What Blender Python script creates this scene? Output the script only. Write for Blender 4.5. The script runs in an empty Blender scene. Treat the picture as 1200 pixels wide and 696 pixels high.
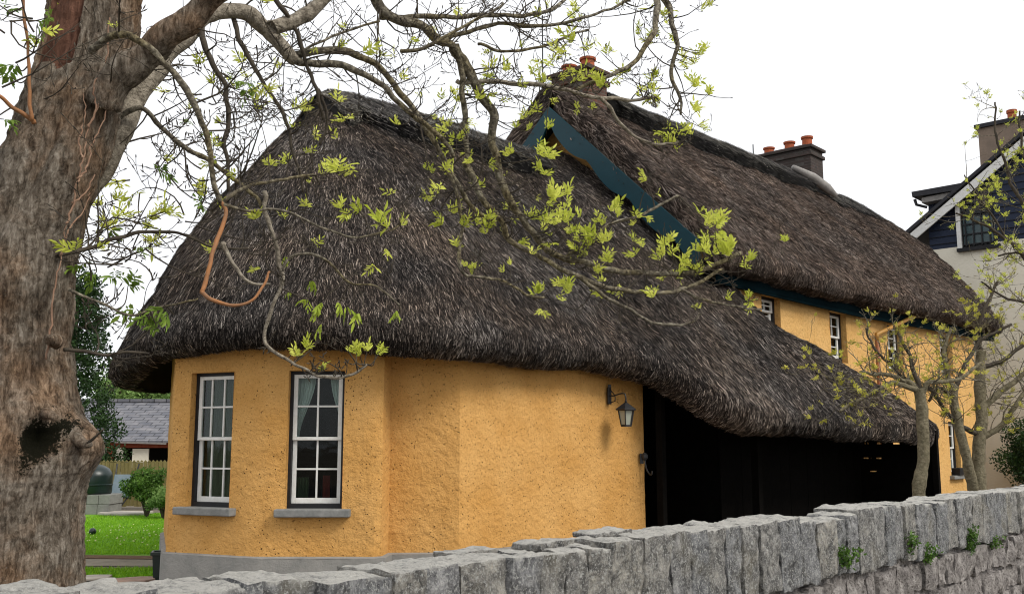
import bpy, math, random
import numpy as np
from mathutils import Vector, noise as mn

rng = np.random.default_rng(7)
random.seed(7)
R = math.radians
C = bpy.context.scene.collection

# ------------------------------------------------------------ camera, world, sun
CAM = Vector((0, 0, 1.65)); PITCH = R(8.4); F = 1167.0
scn = bpy.context.scene
cd = bpy.data.cameras.new('camera'); cam = bpy.data.objects.new('camera', cd); C.objects.link(cam)
cam.location = CAM; cam.rotation_euler = (R(90) + PITCH, 0, 0)
cd.sensor_width = 36; cd.lens = F / 1200 * 36; cd.clip_end = 2000; cd.clip_start = .05
scn.camera = cam
SUN_DIR = Vector((.72, -.46, .82)).normalized()       # towards the sun
w = bpy.data.worlds.new('World'); scn.world = w; w.use_nodes = True
nt = w.node_tree; bg = nt.nodes['Background']
sky = nt.nodes.new('ShaderNodeTexSky'); sky.sky_type = 'NISHITA'; sky.sun_disc = False
sky.sun_elevation = math.asin(SUN_DIR.z); sky.sun_rotation = math.atan2(SUN_DIR.x, SUN_DIR.y)
sky.air_density = 1.0; sky.dust_density = 4.0
# thin bright cloud cover over the blue
tc = nt.nodes.new('ShaderNodeTexCoord'); mp = nt.nodes.new('ShaderNodeMapping'); mp.inputs['Scale'].default_value = (1.5, 1.5, 4)
nz = nt.nodes.new('ShaderNodeTexNoise'); nz.inputs['Scale'].default_value = 1.6; nz.inputs['Detail'].default_value = 6
cr = nt.nodes.new('ShaderNodeValToRGB'); cr.color_ramp.elements[0].position = .30; cr.color_ramp.elements[1].position = .42
cr.color_ramp.elements[0].color = (.55, .55, .55, 1)
mx = nt.nodes.new('ShaderNodeMixRGB'); mx.inputs[2].default_value = (13.0, 13.2, 13.6, 1)
nt.links.new(tc.outputs['Generated'], mp.inputs[0]); nt.links.new(mp.outputs[0], nz.inputs[0]); nt.links.new(nz.outputs[0], cr.inputs[0])
nt.links.new(cr.outputs[0], mx.inputs[0]); nt.links.new(sky.outputs[0], mx.inputs[1]); nt.links.new(mx.outputs[0], bg.inputs[0])
bg.inputs[1].default_value = .085
sd = bpy.data.lights.new('sun', 'SUN'); so = bpy.data.objects.new('sun', sd); C.objects.link(so)
sd.energy = 2.6; sd.angle = R(22); sd.color = (1, .95, .87)
so.rotation_euler = SUN_DIR.to_track_quat('Z', 'Y').to_euler()
scn.view_settings.view_transform = 'Standard'; scn.view_settings.look = 'None'
scn.cycles.filter_width = 1.1
scn.view_settings.exposure = 0.0; scn.view_settings.gamma = 1

# ------------------------------------------------------------ helpers
sP, cP = math.sin(PITCH), math.cos(PITCH)
def at(px, py, Y):
    """world point on the photo ray (1200x696 pixels) at world depth Y"""
    x = (px - 600) / F; y = (348 - py) / F
    wy = cP - y * sP; wz = sP + y * cP
    k = Y / wy
    return Vector((x * k, Y, 1.65 + wz * k))
UU = Vector((.6702, .7422, 0)); NN = Vector((.7422, -.6702, 0))
def H(u, n, z=0): return UU * u + NN * n + Vector((0, 0, z))

def link(o, parent=None):
    C.objects.link(o)
    if parent: o.parent = parent
    return o
def thing(name, label, cat, loc=(0, 0, 0), rz=0, group=None):
    o = bpy.data.objects.new(name, None); C.objects.link(o); o.empty_display_size = .2
    o.location = loc; o.rotation_euler = (0, 0, rz); o['label'] = label; o['category'] = cat
    if group: o['group'] = group
    return o
def tag(o, label, cat, group=None):
    o['label'] = label; o['category'] = cat
    if group: o['group'] = group
    return o
class MB:
    def __init__(s): s.v = []; s.f = []
    def box(s, c, d, rz=0, rx=0, ry=0, taper=1.0, axis=None):
        from mathutils import Matrix
        m = Matrix.Rotation(rz, 3, 'Z') @ Matrix.Rotation(ry, 3, 'Y') @ Matrix.Rotation(rx, 3, 'X')
        if axis: m = axis
        b = len(s.v)
        for z in (-1, 1):
            k = taper if z > 0 else 1
            for (x, y) in ((-1, -1), (1, -1), (1, 1), (-1, 1)):
                s.v.append(Vector(c) + m @ Vector((x * d[0] / 2 * k, y * d[1] / 2 * k, z * d[2] / 2)))
        s.f += [(b, b+3, b+2, b+1), (b+4, b+5, b+6, b+7), (b, b+1, b+5, b+4), (b+1, b+2, b+6, b+5), (b+2, b+3, b+7, b+6), (b+3, b, b+4, b+7)]
        return s
    def tube(s, pts, rad, n=8, cap=True, jit=0):
        pts = [Vector(p) for p in pts]
        if not hasattr(rad, '__len__'): rad = [rad] * len(pts)
        b = len(s.v); ref = None
        for i, p in enumerate(pts):
            t = (pts[min(i+1, len(pts)-1)] - pts[max(i-1, 0)])
            t = t.normalized() if t.length > 1e-9 else Vector((0, 0, 1))
            if ref is None:
                ref = t.cross(Vector((.3, .9, .2)))
                if ref.length < .1: ref = t.cross(Vector((1, 0, 0)))
            ref = (ref - t * ref.dot(t)).normalized(); q = t.cross(ref)
            for k in range(n):
                a = 2 * math.pi * k / n; r = rad[i] * (1 + (random.uniform(-jit, jit) if jit else 0))
                s.v.append(p + (ref * math.cos(a) + q * math.sin(a)) * r)
        for i in range(len(pts) - 1):
            for k in range(n):
                a = b + i * n + k; c = b + i * n + (k + 1) % n
                s.f.append((a, c, c + n, a + n))
        if cap:
            s.f.append(tuple(b + k for k in reversed(range(n)))); e = b + (len(pts) - 1) * n
            s.f.append(tuple(e + k for k in range(n)))
        return s
    def lathe(s, c, prof, n=20):
        b = len(s.v); c = Vector(c)
        for (r, z) in prof:
            for k in range(n):
                a = 2 * math.pi * k / n; s.v.append(c + Vector((r * math.cos(a), r * math.sin(a), z)))
        for i in range(len(prof) - 1):
            for k in range(n):
                a = b + i * n + k; d = b + i * n + (k + 1) % n
                s.f.append((a, d, d + n, a + n))
        s.f.append(tuple(b + k for k in reversed(range(n)))); e = b + (len(prof) - 1) * n
        s.f.append(tuple(e + k for k in range(n)))
        return s
    def prism(s, poly, off):
        """poly: list of 3D points, extruded by vector off"""
        b = len(s.v); n = len(poly); off = Vector(off)
        for p in poly: s.v.append(Vector(p))
        for p in poly: s.v.append(Vector(p) + off)
        s.f.append(tuple(b + i for i in reversed(range(n)))); s.f.append(tuple(b + n + i for i in range(n)))
        for i in range(n): s.f.append((b + i, b + (i+1) % n, b + n + (i+1) % n, b + n + i))
        return s
    def quad(s, a, b_, c, d):
        b = len(s.v); s.v += [Vector(a), Vector(b_), Vector(c), Vector(d)]; s.f.append((b, b+1, b+2, b+3)); return s
    def build(s, name, mat, parent=None, smooth=False, bevel=0):
        me = bpy.data.meshes.new(name); me.from_pydata([tuple(p) for p in s.v], [], s.f); me.validate(); me.update()
        import bmesh
        bm = bmesh.new(); bm.from_mesh(me); bmesh.ops.recalc_face_normals(bm, faces=bm.faces); bm.to_mesh(me); bm.free()
        me.materials.append(mat)
        if smooth: me.polygons.foreach_set('use_smooth', [True] * len(me.polygons))
        o = link(bpy.data.objects.new(name, me), parent)
        if bevel:
            m = o.modifiers.new('bevel', 'BEVEL'); m.width = bevel; m.segments = 2; m.limit_method = 'ANGLE'
        return o
def mesh_np(name, V, faces_list, mat, parent=None, attrs=None, smooth=False):
    """V (N,3) ; faces_list: list of int arrays (M,k)"""
    me = bpy.data.meshes.new(name)
    V = np.asarray(V, dtype=np.float32)
    tot = sum(f.size for f in faces_list); nf = sum(len(f) for f in faces_list)
    me.vertices.add(len(V)); me.vertices.foreach_set('co', V.ravel())
    me.loops.add(tot); me.loops.foreach_set('vertex_index', np.concatenate([f.ravel() for f in faces_list]).astype(np.int32))
    me.polygons.add(nf)
    sizes = np.concatenate([np.full(len(f), f.shape[1]) for f in faces_list])
    starts = np.concatenate([[0], np.cumsum(sizes)[:-1]]).astype(np.int32)
    me.polygons.foreach_set('loop_start', starts)
    if smooth: me.polygons.foreach_set('use_smooth', np.ones(nf, dtype=bool))
    me.update(calc_edges=True)
    for k, a in (attrs or {}).items():
        at_ = me.attributes.new(k, 'FLOAT', 'POINT'); at_.data.foreach_set('value', np.asarray(a, dtype=np.float32))
    me.materials.append(mat)
    return link(bpy.data.objects.new(name, me), parent)

def catmull(pts, per=6, closed=False):
    P = [np.array(p, dtype=float) for p in pts]; out = []
    for i in range(len(P) - 1):
        p0 = P[max(i-1, 0)]; p1 = P[i]; p2 = P[i+1]; p3 = P[min(i+2, len(P)-1)]
        for k in range(per):
            t = k / per
            out.append(.5 * ((2*p1) + (-p0+p2)*t + (2*p0-5*p1+4*p2-p3)*t*t + (-p0+3*p1-3*p2+p3)*t**3))
    out.append(P[-1]); return np.array(out)

# ------------------------------------------------------------ materials
def M(name, col=(.5, .5, .5), rough=.8, metal=0, spec=.3):
    m = bpy.data.materials.new(name); m.use_nodes = True; b = m.node_tree.nodes['Principled BSDF']
    b.inputs['Base Color'].default_value = (*col, 1); b.inputs['Roughness'].default_value = rough
    b.inputs['Metallic'].default_value = metal; b.inputs['Specular IOR Level'].default_value = spec
    return m
class NT:
    def __init__(s, m): s.t = m.node_tree; s.b = s.t.nodes['Principled BSDF']
    def n(s, k, **kw):
        x = s.t.nodes.new(k)
        for a, v in kw.items():
            if a.startswith('_'): setattr(x, a[1:], v)
            else: x.inputs[a.replace('_', ' ')].default_value = v
        return x
    def l(s, a, b): s.t.links.new(a, b)
    def coord(s, scale=(1, 1, 1), kind='Object', rot=(0, 0, 0)):
        c = s.n('ShaderNodeTexCoord'); mp = s.n('ShaderNodeMapping'); mp.inputs['Scale'].default_value = scale; mp.inputs['Rotation'].default_value = rot
        s.l(c.outputs[kind], mp.inputs[0]); return mp.outputs[0]
    def noise(s, co, scale, detail=6, rough=.6, dist=0):
        x = s.n('ShaderNodeTexNoise', Scale=scale, Detail=detail, Roughness=rough, Distortion=dist); s.l(co, x.inputs[0]); return x.outputs[0]
    def vor(s, co, scale, feat='F1', rnd=1):
        x = s.n('ShaderNodeTexVoronoi', Scale=scale, Randomness=rnd); x.feature = feat; s.l(co, x.inputs['Vector']); return x
    def ramp(s, f, stops):
        x = s.n('ShaderNodeValToRGB'); e = x.color_ramp.elements
        while len(e) > 2: e.remove(e[-1])
        for i, (p, c) in enumerate(stops):
            if i > 1: e.new(p)
            e[i].position = p; e[i].color = (*c, 1) if len(c) == 3 else c
        s.l(f, x.inputs[0]); return x.outputs[0]
    def mix(s, f, a, b, mode='MIX'):
        x = s.n('ShaderNodeMixRGB'); x.blend_type = mode
        for i, v in ((0, f), (1, a), (2, b)):
            if isinstance(v, (int, float)): x.inputs[i].default_value = v
            elif isinstance(v, tuple): x.inputs[i].default_value = (*v, 1)
            else: s.l(v, x.inputs[i])
        return x.outputs[0]
    def math(s, op, a, b=0):
        x = s.n('ShaderNodeMath'); x.operation = op
        for i, v in ((0, a), (1, b)):
            if isinstance(v, (int, float)): x.inputs[i].default_value = v
            else: s.l(v, x.inputs[i])
        return x.outputs[0]
    def bump(s, h, dist, strength=1, prev=None):
        x = s.n('ShaderNodeBump', Strength=strength, Distance=dist); s.l(h, x.inputs['Height'])
        if prev: s.l(prev, x.inputs['Normal'])
        s.l(x.outputs[0], s.b.inputs['Normal']); return x.outputs[0]
    def color(s, c): s.l(c, s.b.inputs['Base Color'])
g3 = lambda v: (v, v, v)

def mat_thatch(name, stops, tint):
    m = M(name, rough=.9, spec=.12); t = NT(m)
    a = t.n('ShaderNodeAttribute'); a.attribute_name = 'shade'
    c = t.ramp(a.outputs['Fac'], stops)
    co = t.coord()
    big = t.noise(co, .9, 5); med = t.noise(co, 5, 4)
    c = t.mix(t.ramp(big, [(.40, g3(0)), (.64, g3(1))]), c, t.mix(1, c, tint, 'MULTIPLY'))
    c = t.mix(t.ramp(med, [(.35, g3(.0)), (.7, g3(.45))]), c, t.mix(1, c, (.45, .42, .42), 'MULTIPLY'))
    t.color(c); return m
TH = mat_thatch('thatch', [(0, (.010, .0095, .0095)), (.36, (.028, .024, .022)), (.66, (.135, .118, .106)), (1, (.48, .435, .395))], (1.40, 1.24, 1.08))
THM = mat_thatch('thatch_brown', [(0, (.020, .016, .014)), (.36, (.060, .047, .040)), (.70, (.215, .175, .150)), (1, (.48, .41, .36))], (1.22, 1.1, 1.0))
THR = mat_thatch('thatch_ridge', [(0, (.007, .007, .008)), (.35, (.022, .021, .021)), (.65, (.13, .12, .115)), (1, (.55, .52, .49))], (1.2, 1.2, 1.05))

def mat_render(name, base, dark):
    m = M(name, rough=.92, spec=.15); t = NT(m); co = t.coord()
    n1 = t.noise(co, 1.7, 6); n2 = t.noise(co, 42, 6, .75); n3 = t.noise(co, 13, 4, .55)
    c = t.mix(t.ramp(n1, [(.35, g3(0)), (.7, g3(.7))]), base, dark)
    c = t.mix(t.ramp(n2, [(.34, g3(.40)), (.48, g3(0))]), c, (.34, .15, .03))
    # vertical weathering stains
    co2 = t.coord((5, 5, .5)); st = t.noise(co2, 1.3, 5, .6)
    c = t.mix(t.ramp(st, [(.56, g3(0)), (.78, g3(.45))]), c, (.42, .21, .055))
    v = t.vor(co, 21); vv = t.noise(co, 2.6, 4)
    pit = t.math('MULTIPLY', t.ramp(v.outputs['Distance'], [(.06, g3(1)), (.17, g3(0))]), t.ramp(vv, [(.40, g3(0)), (.52, g3(1))]))
    c = t.mix(pit, c, (.055, .032, .015))
    sp = t.noise(co, 75, 3, .5)
    c = t.mix(t.ramp(sp, [(.63, g3(0)), (.71, g3(.8))]), c, (.12, .055, .015))
    t.color(c)
    b1 = t.bump(n3, .030, 1); b2 = t.bump(n2, .012, .9, b1); t.bump(t.math('SUBTRACT', 1, pit), .02, 1, b2)
    return m
OCH = mat_render('ochre_render', (.68, .385, .130), (.53, .262, .062))
OCH2 = mat_render('ochre_render_pale', (.72, .44, .165), (.62, .35, .11))
def mat_simple(name, a, b, scale=6, rough=.8, bumpd=.004, bs=40, spec=.3, sc=(1, 1, 1)):
    m = M(name, rough=rough, spec=spec); t = NT(m); co = t.coord(sc)
    t.color(t.mix(t.ramp(t.noise(co, scale, 7, .65), [(.3, g3(0)), (.7, g3(1))]), a, b)); t.bump(t.noise(co, bs, 5, .65), bumpd)
    return m
PLINTH = mat_simple('plinth_cement', (.20, .20, .19), (.30, .29, .27), 5, .9, .01, 30)
SILL = mat_simple('stone_sill', (.15, .155, .15), (.26, .26, .25), 9, .85, .006, 50)
WHITE = mat_simple('white_paint', (.80, .80, .78), (.66, .65, .60), 14, .45, .001, 60)
BLACKP = mat_simple('black_paint', (.008, .008, .010), (.018, .018, .02), 10, .5, .001, 60)
TEAL = mat_simple('teal_paint', (.003, .045, .062), (.004, .034, .046), 3, .5, .003, 30)
TEALD = mat_simple('dark_teal_paint', (.002, .012, .016), (.003, .009, .012), 3, .9, .003, 30, .03)
SHADED_BOARDS = mat_simple('boards_in_painted_shade', (.004, .0035, .003), (.007, .006, .005), 8, .9, .006, 30, .05)  # carport boards: the deep shade in there is put into this near-black colour
SHADED_EARTH = mat_simple('earth_in_painted_shade', (.010, .009, .008), (.018, .016, .013), 2, 1, .02, 12, .02)  # carport floor, its shade painted in as a near-black earth
IRON = mat_simple('black_iron', (.012, .013, .015), (.02, .02, .022), 20, .45, .002, 60, .5)
COPPER = mat_simple('brown_pipe_paint', (.22, .07, .025), (.30, .11, .04), 10, .5, .002, 60, .4)
PIPEY = mat_simple('ochre_pipe_paint', (.50, .26, .05), (.38, .19, .04), 10, .5, .002, 60, .4)
POT = mat_simple('terracotta', (.42, .10, .035), (.30, .075, .03), 14, .75, .004, 60)
LEADC = mat_simple('lead_flashing', (.30, .28, .26), (.18, .17, .16), 8, .6, .01, 30)
CREAM = mat_simple('cream_render', (.87, .82, .69), (.78, .72, .58), 1.2, .92, .012, 18)
NAVY = mat_simple('navy_boards', (.012, .020, .045), (.020, .030, .060), 3, .6, .006, 20)
BROWNR = mat_simple('brown_render', (.28, .21, .16), (.20, .155, .12), 3, .9, .01, 25)
FELT = mat_simple('dark_felt', (.025, .025, .03), (.04, .04, .045), 5, .8, .006, 30)
TANK = mat_simple('tank_plastic', (.004, .013, .012), (.006, .018, .016), 4, .35, .002, 20, .5)
BLOCKM = mat_simple('grey_block', (.16, .16, .15), (.25, .25, .23), 6, .9, .01, 30)
BINM = mat_simple('dark_green_plastic', (.012, .022, .018), (.020, .030, .025), 6, .4, .001, 40, .5)
BARK2 = mat_simple('pale_bark', (.10, .085, .05), (.30, .26, .17), 26, .85, .03, 45, .2)
GREYMET = mat_simple('blue_grey_metal', (.10, .15, .18), (.16, .20, .22), 8, .5, .002, 50, .5)
REDP = mat_simple('red_brick_paint', (.26, .045, .022), (.36, .10, .05), 8, .85, .006, 30)
SLABM = mat_simple('pale_slab', (.34, .31, .27), (.50, .46, .40), 5, .9, .008, 30)
CURT = mat_simple('green_curtain', (.035, .055, .025), (.10, .125, .07), 4, .9, .003, 30, .1, (7, 7, .3))
LACE = mat_simple('white_curtain', (.85, .87, .85), (.70, .72, .70), 6, .9, .002, 30, .1, (10, 10, .6))
REDCL = mat_simple('red_cloth', (.22, .02, .02), (.30, .05, .03), 9, .9, .002, 30)
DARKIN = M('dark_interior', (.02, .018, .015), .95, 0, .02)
def mat_brick(name, a, b, mortar, sc):
    m = M(name, rough=.9, spec=.15); t = NT(m); c = t.n('ShaderNodeTexCoord'); s = t.n('ShaderNodeSeparateXYZ'); t.l(c.outputs['Object'], s.inputs[0])
    cm = t.n('ShaderNodeCombineXYZ'); t.l(t.math('ADD', s.outputs[0], s.outputs[1]), cm.inputs[0]); t.l(s.outputs[2], cm.inputs[1])
    br = t.n('ShaderNodeTexBrick', Scale=sc); br.inputs['Color1'].default_value = (*a, 1); br.inputs['Color2'].default_value = (*b, 1); br.inputs['Mortar'].default_value = (*mortar, 1)
    br.inputs['Mortar Size'].default_value = .03; br.inputs['Brick Width'].default_value = .7; br.inputs['Row Height'].default_value = .25
    t.l(cm.outputs[0], br.inputs[0])
    co = t.coord(); n = t.noise(co, 7, 6)
    t.color(t.mix(t.ramp(n, [(.35, g3(.7)), (.7, g3(0))]), br.outputs[0], (.05, .045, .04))); b1 = t.bump(n, .015); t.bump(br.outputs['Fac'], -.01, 1, b1)
    return m
BRICK = mat_brick('chimney_brick', (.17, .07, .045), (.10, .05, .04), (.16, .14, .12), 3.2)
BRICKD = mat_brick('dark_chimney_brick', (.075, .05, .045), (.05, .04, .04), (.10, .09, .085), 3.2)
def mat_glass():
    m = bpy.data.materials.new('window_glass'); m.use_nodes = True; t = m.node_tree; t.nodes.clear()
    o = t.nodes.new('ShaderNodeOutputMaterial'); mx = t.nodes.new('ShaderNodeMixShader'); tr = t.nodes.new('ShaderNodeBsdfTransparent'); gl = t.nodes.new('ShaderNodeBsdfGlossy')
    fr = t.nodes.new('ShaderNodeFresnel'); fr.inputs[0].default_value = 1.3; gl.inputs['Roughness'].default_value = .02
    tr.inputs[0].default_value = (.80, .86, .84, 1)
    nz = t.nodes.new('ShaderNodeTexNoise'); nz.inputs['Scale'].default_value = 2.5; bp = t.nodes.new('ShaderNodeBump'); bp.inputs['Distance'].default_value = .002
    t.links.new(nz.outputs[0], bp.inputs['Height']); t.links.new(bp.outputs[0], gl.inputs['Normal'])
    t.links.new(fr.outputs[0], mx.inputs[0]); t.links.new(tr.outputs[0], mx.inputs[1]); t.links.new(gl.outputs[0], mx.inputs[2]); t.links.new(mx.outputs[0], o.inputs[0])
    return m
GLASS = mat_glass()
def mat_leaf(name, a, b, trans=.35):
    m = bpy.data.materials.new(name); m.use_nodes = True; t = m.node_tree; p = t.nodes['Principled BSDF']; o = t.nodes['Material Output']
    at_ = t.nodes.new('ShaderNodeAttribute'); at_.attribute_name = 'shade'; r = t.nodes.new('ShaderNodeValToRGB')
    r.color_ramp.elements[0].color = (*a, 1); r.color_ramp.elements[1].color = (*b, 1)
    t.links.new(at_.outputs['Fac'], r.inputs[0]); t.links.new(r.outputs[0], p.inputs['Base Color']); p.inputs['Roughness'].default_value = .55
    p.inputs['Specular IOR Level'].default_value = .25
    tl = t.nodes.new('ShaderNodeBsdfTranslucent'); t.links.new(r.outputs[0], tl.inputs[0]); mx = t.nodes.new('ShaderNodeMixShader'); mx.inputs[0].default_value = trans
    t.links.new(p.outputs[0], mx.inputs[1]); t.links.new(tl.outputs[0], mx.inputs[2]); t.links.new(mx.outputs[0], o.inputs[0]); return m
LEAFY = mat_leaf('young_leaf', (.42, .50, .04), (.82, .84, .18), .5)
LEAFO = mat_leaf('yellow_bud_leaf', (.32, .30, .03), (.78, .74, .14), .4)
LEAFG = mat_leaf('green_leaf', (.08, .17, .02), (.26, .38, .06), .4)
LEAFB = mat_leaf('bush_leaf', (.03, .08, .012), (.13, .24, .04), .3)
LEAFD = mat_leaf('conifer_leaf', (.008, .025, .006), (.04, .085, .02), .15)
LEAFL = mat_leaf('far_leaf', (.10, .20, .04), (.26, .38, .12), .3)
GRASS = mat_leaf('grass_blade', (.11, .28, .008), (.32, .58, .03), .3)
def mat_bark():
    m = M('grey_brown_bark', rough=.92, spec=.12); t = NT(m); co = t.coord((1, 1, .30)); co1 = t.coord()
    n1 = t.noise(co, 46, 9, .78, .5); n2 = t.noise(co1, 3.0, 6, .6); n3 = t.noise(co1, 110, 6, .75); n4 = t.noise(t.coord((1, 1, .35)), 4.5, 5, .6, .6)
    c = t.ramp(n1, [(.32, (.022, .017, .013)), (.43, (.12, .094, .070)), (.53, (.27, .225, .175)), (.66, (.52, .46, .385))])
    c = t.mix(t.ramp(n2, [(.46, g3(0)), (.62, g3(.5))]), c, t.mix(1, c, (1.35, .86, .50), 'MULTIPLY'))
    c = t.mix(t.ramp(n4, [(.55, g3(0)), (.66, g3(.7))]), c, t.mix(1, c, (.34, .30, .26), 'MULTIPLY'))
    c = t.mix(t.ramp(n3, [(.60, g3(0)), (.70, g3(.55))]), c, (.48, .46, .41))
    # black mossy patch where a limb was lost, red-brown heartwood stripe where the bark has split
    a = t.n('ShaderNodeAttribute'); a.attribute_name = 'moss'; d = t.math('ADD', a.outputs['Fac'], t.math('MULTIPLY', t.math('SUBTRACT', t.math('ADD', t.math('MULTIPLY', n3, .6), t.math('MULTIPLY', t.noise(co1, 26, 6, .7), .4)), .5), 3.2))
    c = t.mix(t.ramp(d, [(.46, g3(0)), (.58, g3(1))]), c, t.mix(n3, (.003, .003, .002), (.016, .015, .005)))
    a2 = t.n('ShaderNodeAttribute'); a2.attribute_name = 'wood'; wn = t.noise(t.coord((1, 1, .06)), 60, 5, .6)
    c = t.mix(t.ramp(a2.outputs['Fac'], [(.45, g3(0)), (.55, g3(1))]), c, t.ramp(wn, [(.3, (.05, .022, .015)), (.7, (.27, .135, .090))]))
    t.color(c); b1 = t.bump(n1, .030, 1); t.bump(n3, .010, 1, b1); return m
BARK = mat_bark()
def mat_branch():
    m = M('branch_bark', rough=.85, spec=.2); t = NT(m); co = t.coord()
    n1 = t.noise(co, 45, 7, .75); n2 = t.noise(co, 3.0, 4)
    c = t.ramp(n1, [(.36, (.035, .03, .022)), (.5, (.14, .12, .09)), (.64, (.36, .33, .25))])
    c = t.mix(t.ramp(n2, [(.45, g3(0)), (.6, g3(.6))]), c, t.mix(1, c, (.9, .80, .42), 'MULTIPLY'))
    t.color(c); t.bump(n1, .012); return m
BRANCH = mat_branch()
PALEB = mat_simple('pale_limb_bark', (.085, .068, .048), (.50, .44, .35), 34, .85, .025, 60, .2)
TWIG = mat_simple('dark_twig_bark', (.035, .028, .022), (.085, .07, .05), 18, .8, .004, 60, .2)
ORTW = mat_simple('orange_bark', (.36, .15, .05), (.20, .11, .06), 14, .7, .004, 60, .3)
def mat_stone():
    m = M('limestone', rough=.9, spec=.2); t = NT(m); co = t.coord(); a = t.n('ShaderNodeAttribute'); a.attribute_name = 'shade'
    n1 = t.noise(co, 20, 9, .78); n2 = t.noise(co, 95, 6, .75); n3 = t.noise(co, 3.2, 6, .6); n5 = t.noise(t.coord((1, 1, .75)), 11, 8, .75, .8)
    c = t.ramp(n1, [(.34, (.030, .030, .031)), (.44, (.14, .14, .143)), (.54, (.31, .31, .305)), (.66, (.56, .55, .53))])
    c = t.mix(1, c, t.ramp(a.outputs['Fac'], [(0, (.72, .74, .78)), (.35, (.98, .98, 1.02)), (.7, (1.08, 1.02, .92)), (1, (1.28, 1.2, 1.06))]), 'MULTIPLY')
    c = t.mix(t.ramp(n5, [(.51, g3(0)), (.58, g3(.85))]), c, (.035, .033, .032))
    c = t.mix(t.ramp(n3, [(.55, g3(0)), (.68, g3(.5))]), c, (.22, .19, .12))
    c = t.mix(t.ramp(n2, [(.52, g3(0)), (.60, g3(.85))]), c, (.60, .60, .57))
    # lichen on the upward faces, plus the light they catch painted into the colour
    geo = t.n('ShaderNodeNewGeometry'); sx = t.n('ShaderNodeSeparateXYZ'); t.l(geo.outputs['Normal'], sx.inputs[0])
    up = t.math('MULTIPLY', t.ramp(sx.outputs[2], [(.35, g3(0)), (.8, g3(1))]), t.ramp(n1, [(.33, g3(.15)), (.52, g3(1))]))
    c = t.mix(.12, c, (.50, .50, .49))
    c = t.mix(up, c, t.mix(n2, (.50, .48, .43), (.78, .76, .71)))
    t.color(c); b1 = t.bump(n1, .050, 1); b2 = t.bump(n5, -.016, .9, b1); t.bump(n2, .008, 1, b2); return m
STONE = mat_stone()
def mat_rubble():
    m = M('rubble_stone', rough=.95, spec=.1); t = NT(m); co = t.coord()
    n1 = t.noise(co, 12, 8, .7); n2 = t.noise(co, 48, 6, .7)
    c = t.ramp(n1, [(.30, (.09, .082, .08)), (.5, (.31, .285, .27)), (.7, (.60, .56, .53))])
    c = t.mix(t.ramp(n2, [(.36, g3(.7)), (.46, g3(0))]), c, (.05, .04, .035))
    t.color(c); b = t.bump(n1, .03); t.bump(n2, .01, 1, b); return m
RUB = mat_rubble()
def mat_slate():
    m = M('roof_slate', rough=.7, spec=.3); t = NT(m)
    br = t.n('ShaderNodeTexBrick', Scale=1.0); br.inputs['Color1'].default_value = (.10, .105, .125, 1); br.inputs['Color2'].default_value = (.17, .17, .185, 1); br.inputs['Mortar'].default_value = (.03, .03, .035, 1)
    br.inputs['Mortar Size'].default_value = .018; br.inputs['Brick Width'].default_value = .42; br.inputs['Row Height'].default_value = .22
    c = t.coord(); t.l(c, br.inputs[0]); n = t.noise(c, 3, 6)
    t.color(t.mix(t.ramp(n, [(.45, g3(0)), (.7, g3(.6))]), br.outputs[0], (.26, .25, .26))); t.bump(br.outputs['Fac'], -.02); return m
SLATE = mat_slate()
FENCE = mat_simple('weathered_yellow_boards', (.15, .125, .045), (.25, .21, .09), 5, .85, .01, 20, .1, (6, 6, .5))
GROUND = mat_simple('gravel_ground', (.12, .10, .075), (.22, .19, .15), 3, .95, .02, 25)
LAWN = mat_simple('lawn_soil', (.09, .24, .010), (.17, .36, .018), 2.5, .95, .02, 40)
PAVE = mat_simple('path_paving', (.16, .14, .10), (.27, .24, .18), 3, .9, .01, 25)
SOIL = mat_simple('border_soil', (.10, .055, .025), (.17, .10, .045), 9, .95, .03, 30)
ROAD = mat_simple('asphalt', (.045, .045, .045), (.06, .06, .06), 8, .9, .008, 60)

# ------------------------------------------------------------ ground
def struct(o): o['kind'] = 'structure'; return o
def sheet(name, pts, z, mat):
    b = MB(); b.v = [Vector((x, y, z)) for x, y in pts]; b.f = [tuple(range(len(pts)))]
    return struct(b.build(name, mat))
sheet('ground', [(-600, -300), (600, -300), (600, 900), (-600, 900)], 0, GROUND)
def wl(s, off=0): # stone wall line: s metres along, off metres towards the street
    return Vector((0, 3.74, 0)) + Vector((.65, .76, 0)) * s + Vector((.76, -.65, 0)) * off
a, b = wl(-40, .45), wl(90, .45); c, d = wl(90, 2.2), wl(-40, 2.2)
sheet('pavement', [(p.x, p.y) for p in (d, c, b, a)], .004, PAVE)
a, b = wl(-40, 2.3), wl(90, 2.3); c, d = wl(90, 9), wl(-40, 9)
sheet('road', [(p.x, p.y) for p in (d, c, b, a)], .004, ROAD)
k = MB(); a, b = wl(-40, 2.2), wl(90, 2.2); c, d = wl(90, 2.3), wl(-40, 2.3)
k.prism([d, c, b, a], (0, 0, .1)); struct(k.build('kerb', BLOCKM))
sheet('lawn', [(-14, 15.9), (-3.4, 15.0), (-3.6, 24.5), (-14, 24.5)], .012, LAWN)
sheet('garden_path', [(-14, 14.7), (-3.3, 13.8), (-3.3, 14.7), (-14, 15.6)], .008, PAVE)
sheet('border_soil', [(-14, 15.5), (-3.3, 14.6), (-3.3, 15.02), (-14, 15.95)], .016, SOIL)
sheet('grass_strip', [(-14, 13.4), (-4.4, 12.7), (-4.4, 13.35), (-14, 14.1)], .012, LAWN)
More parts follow.
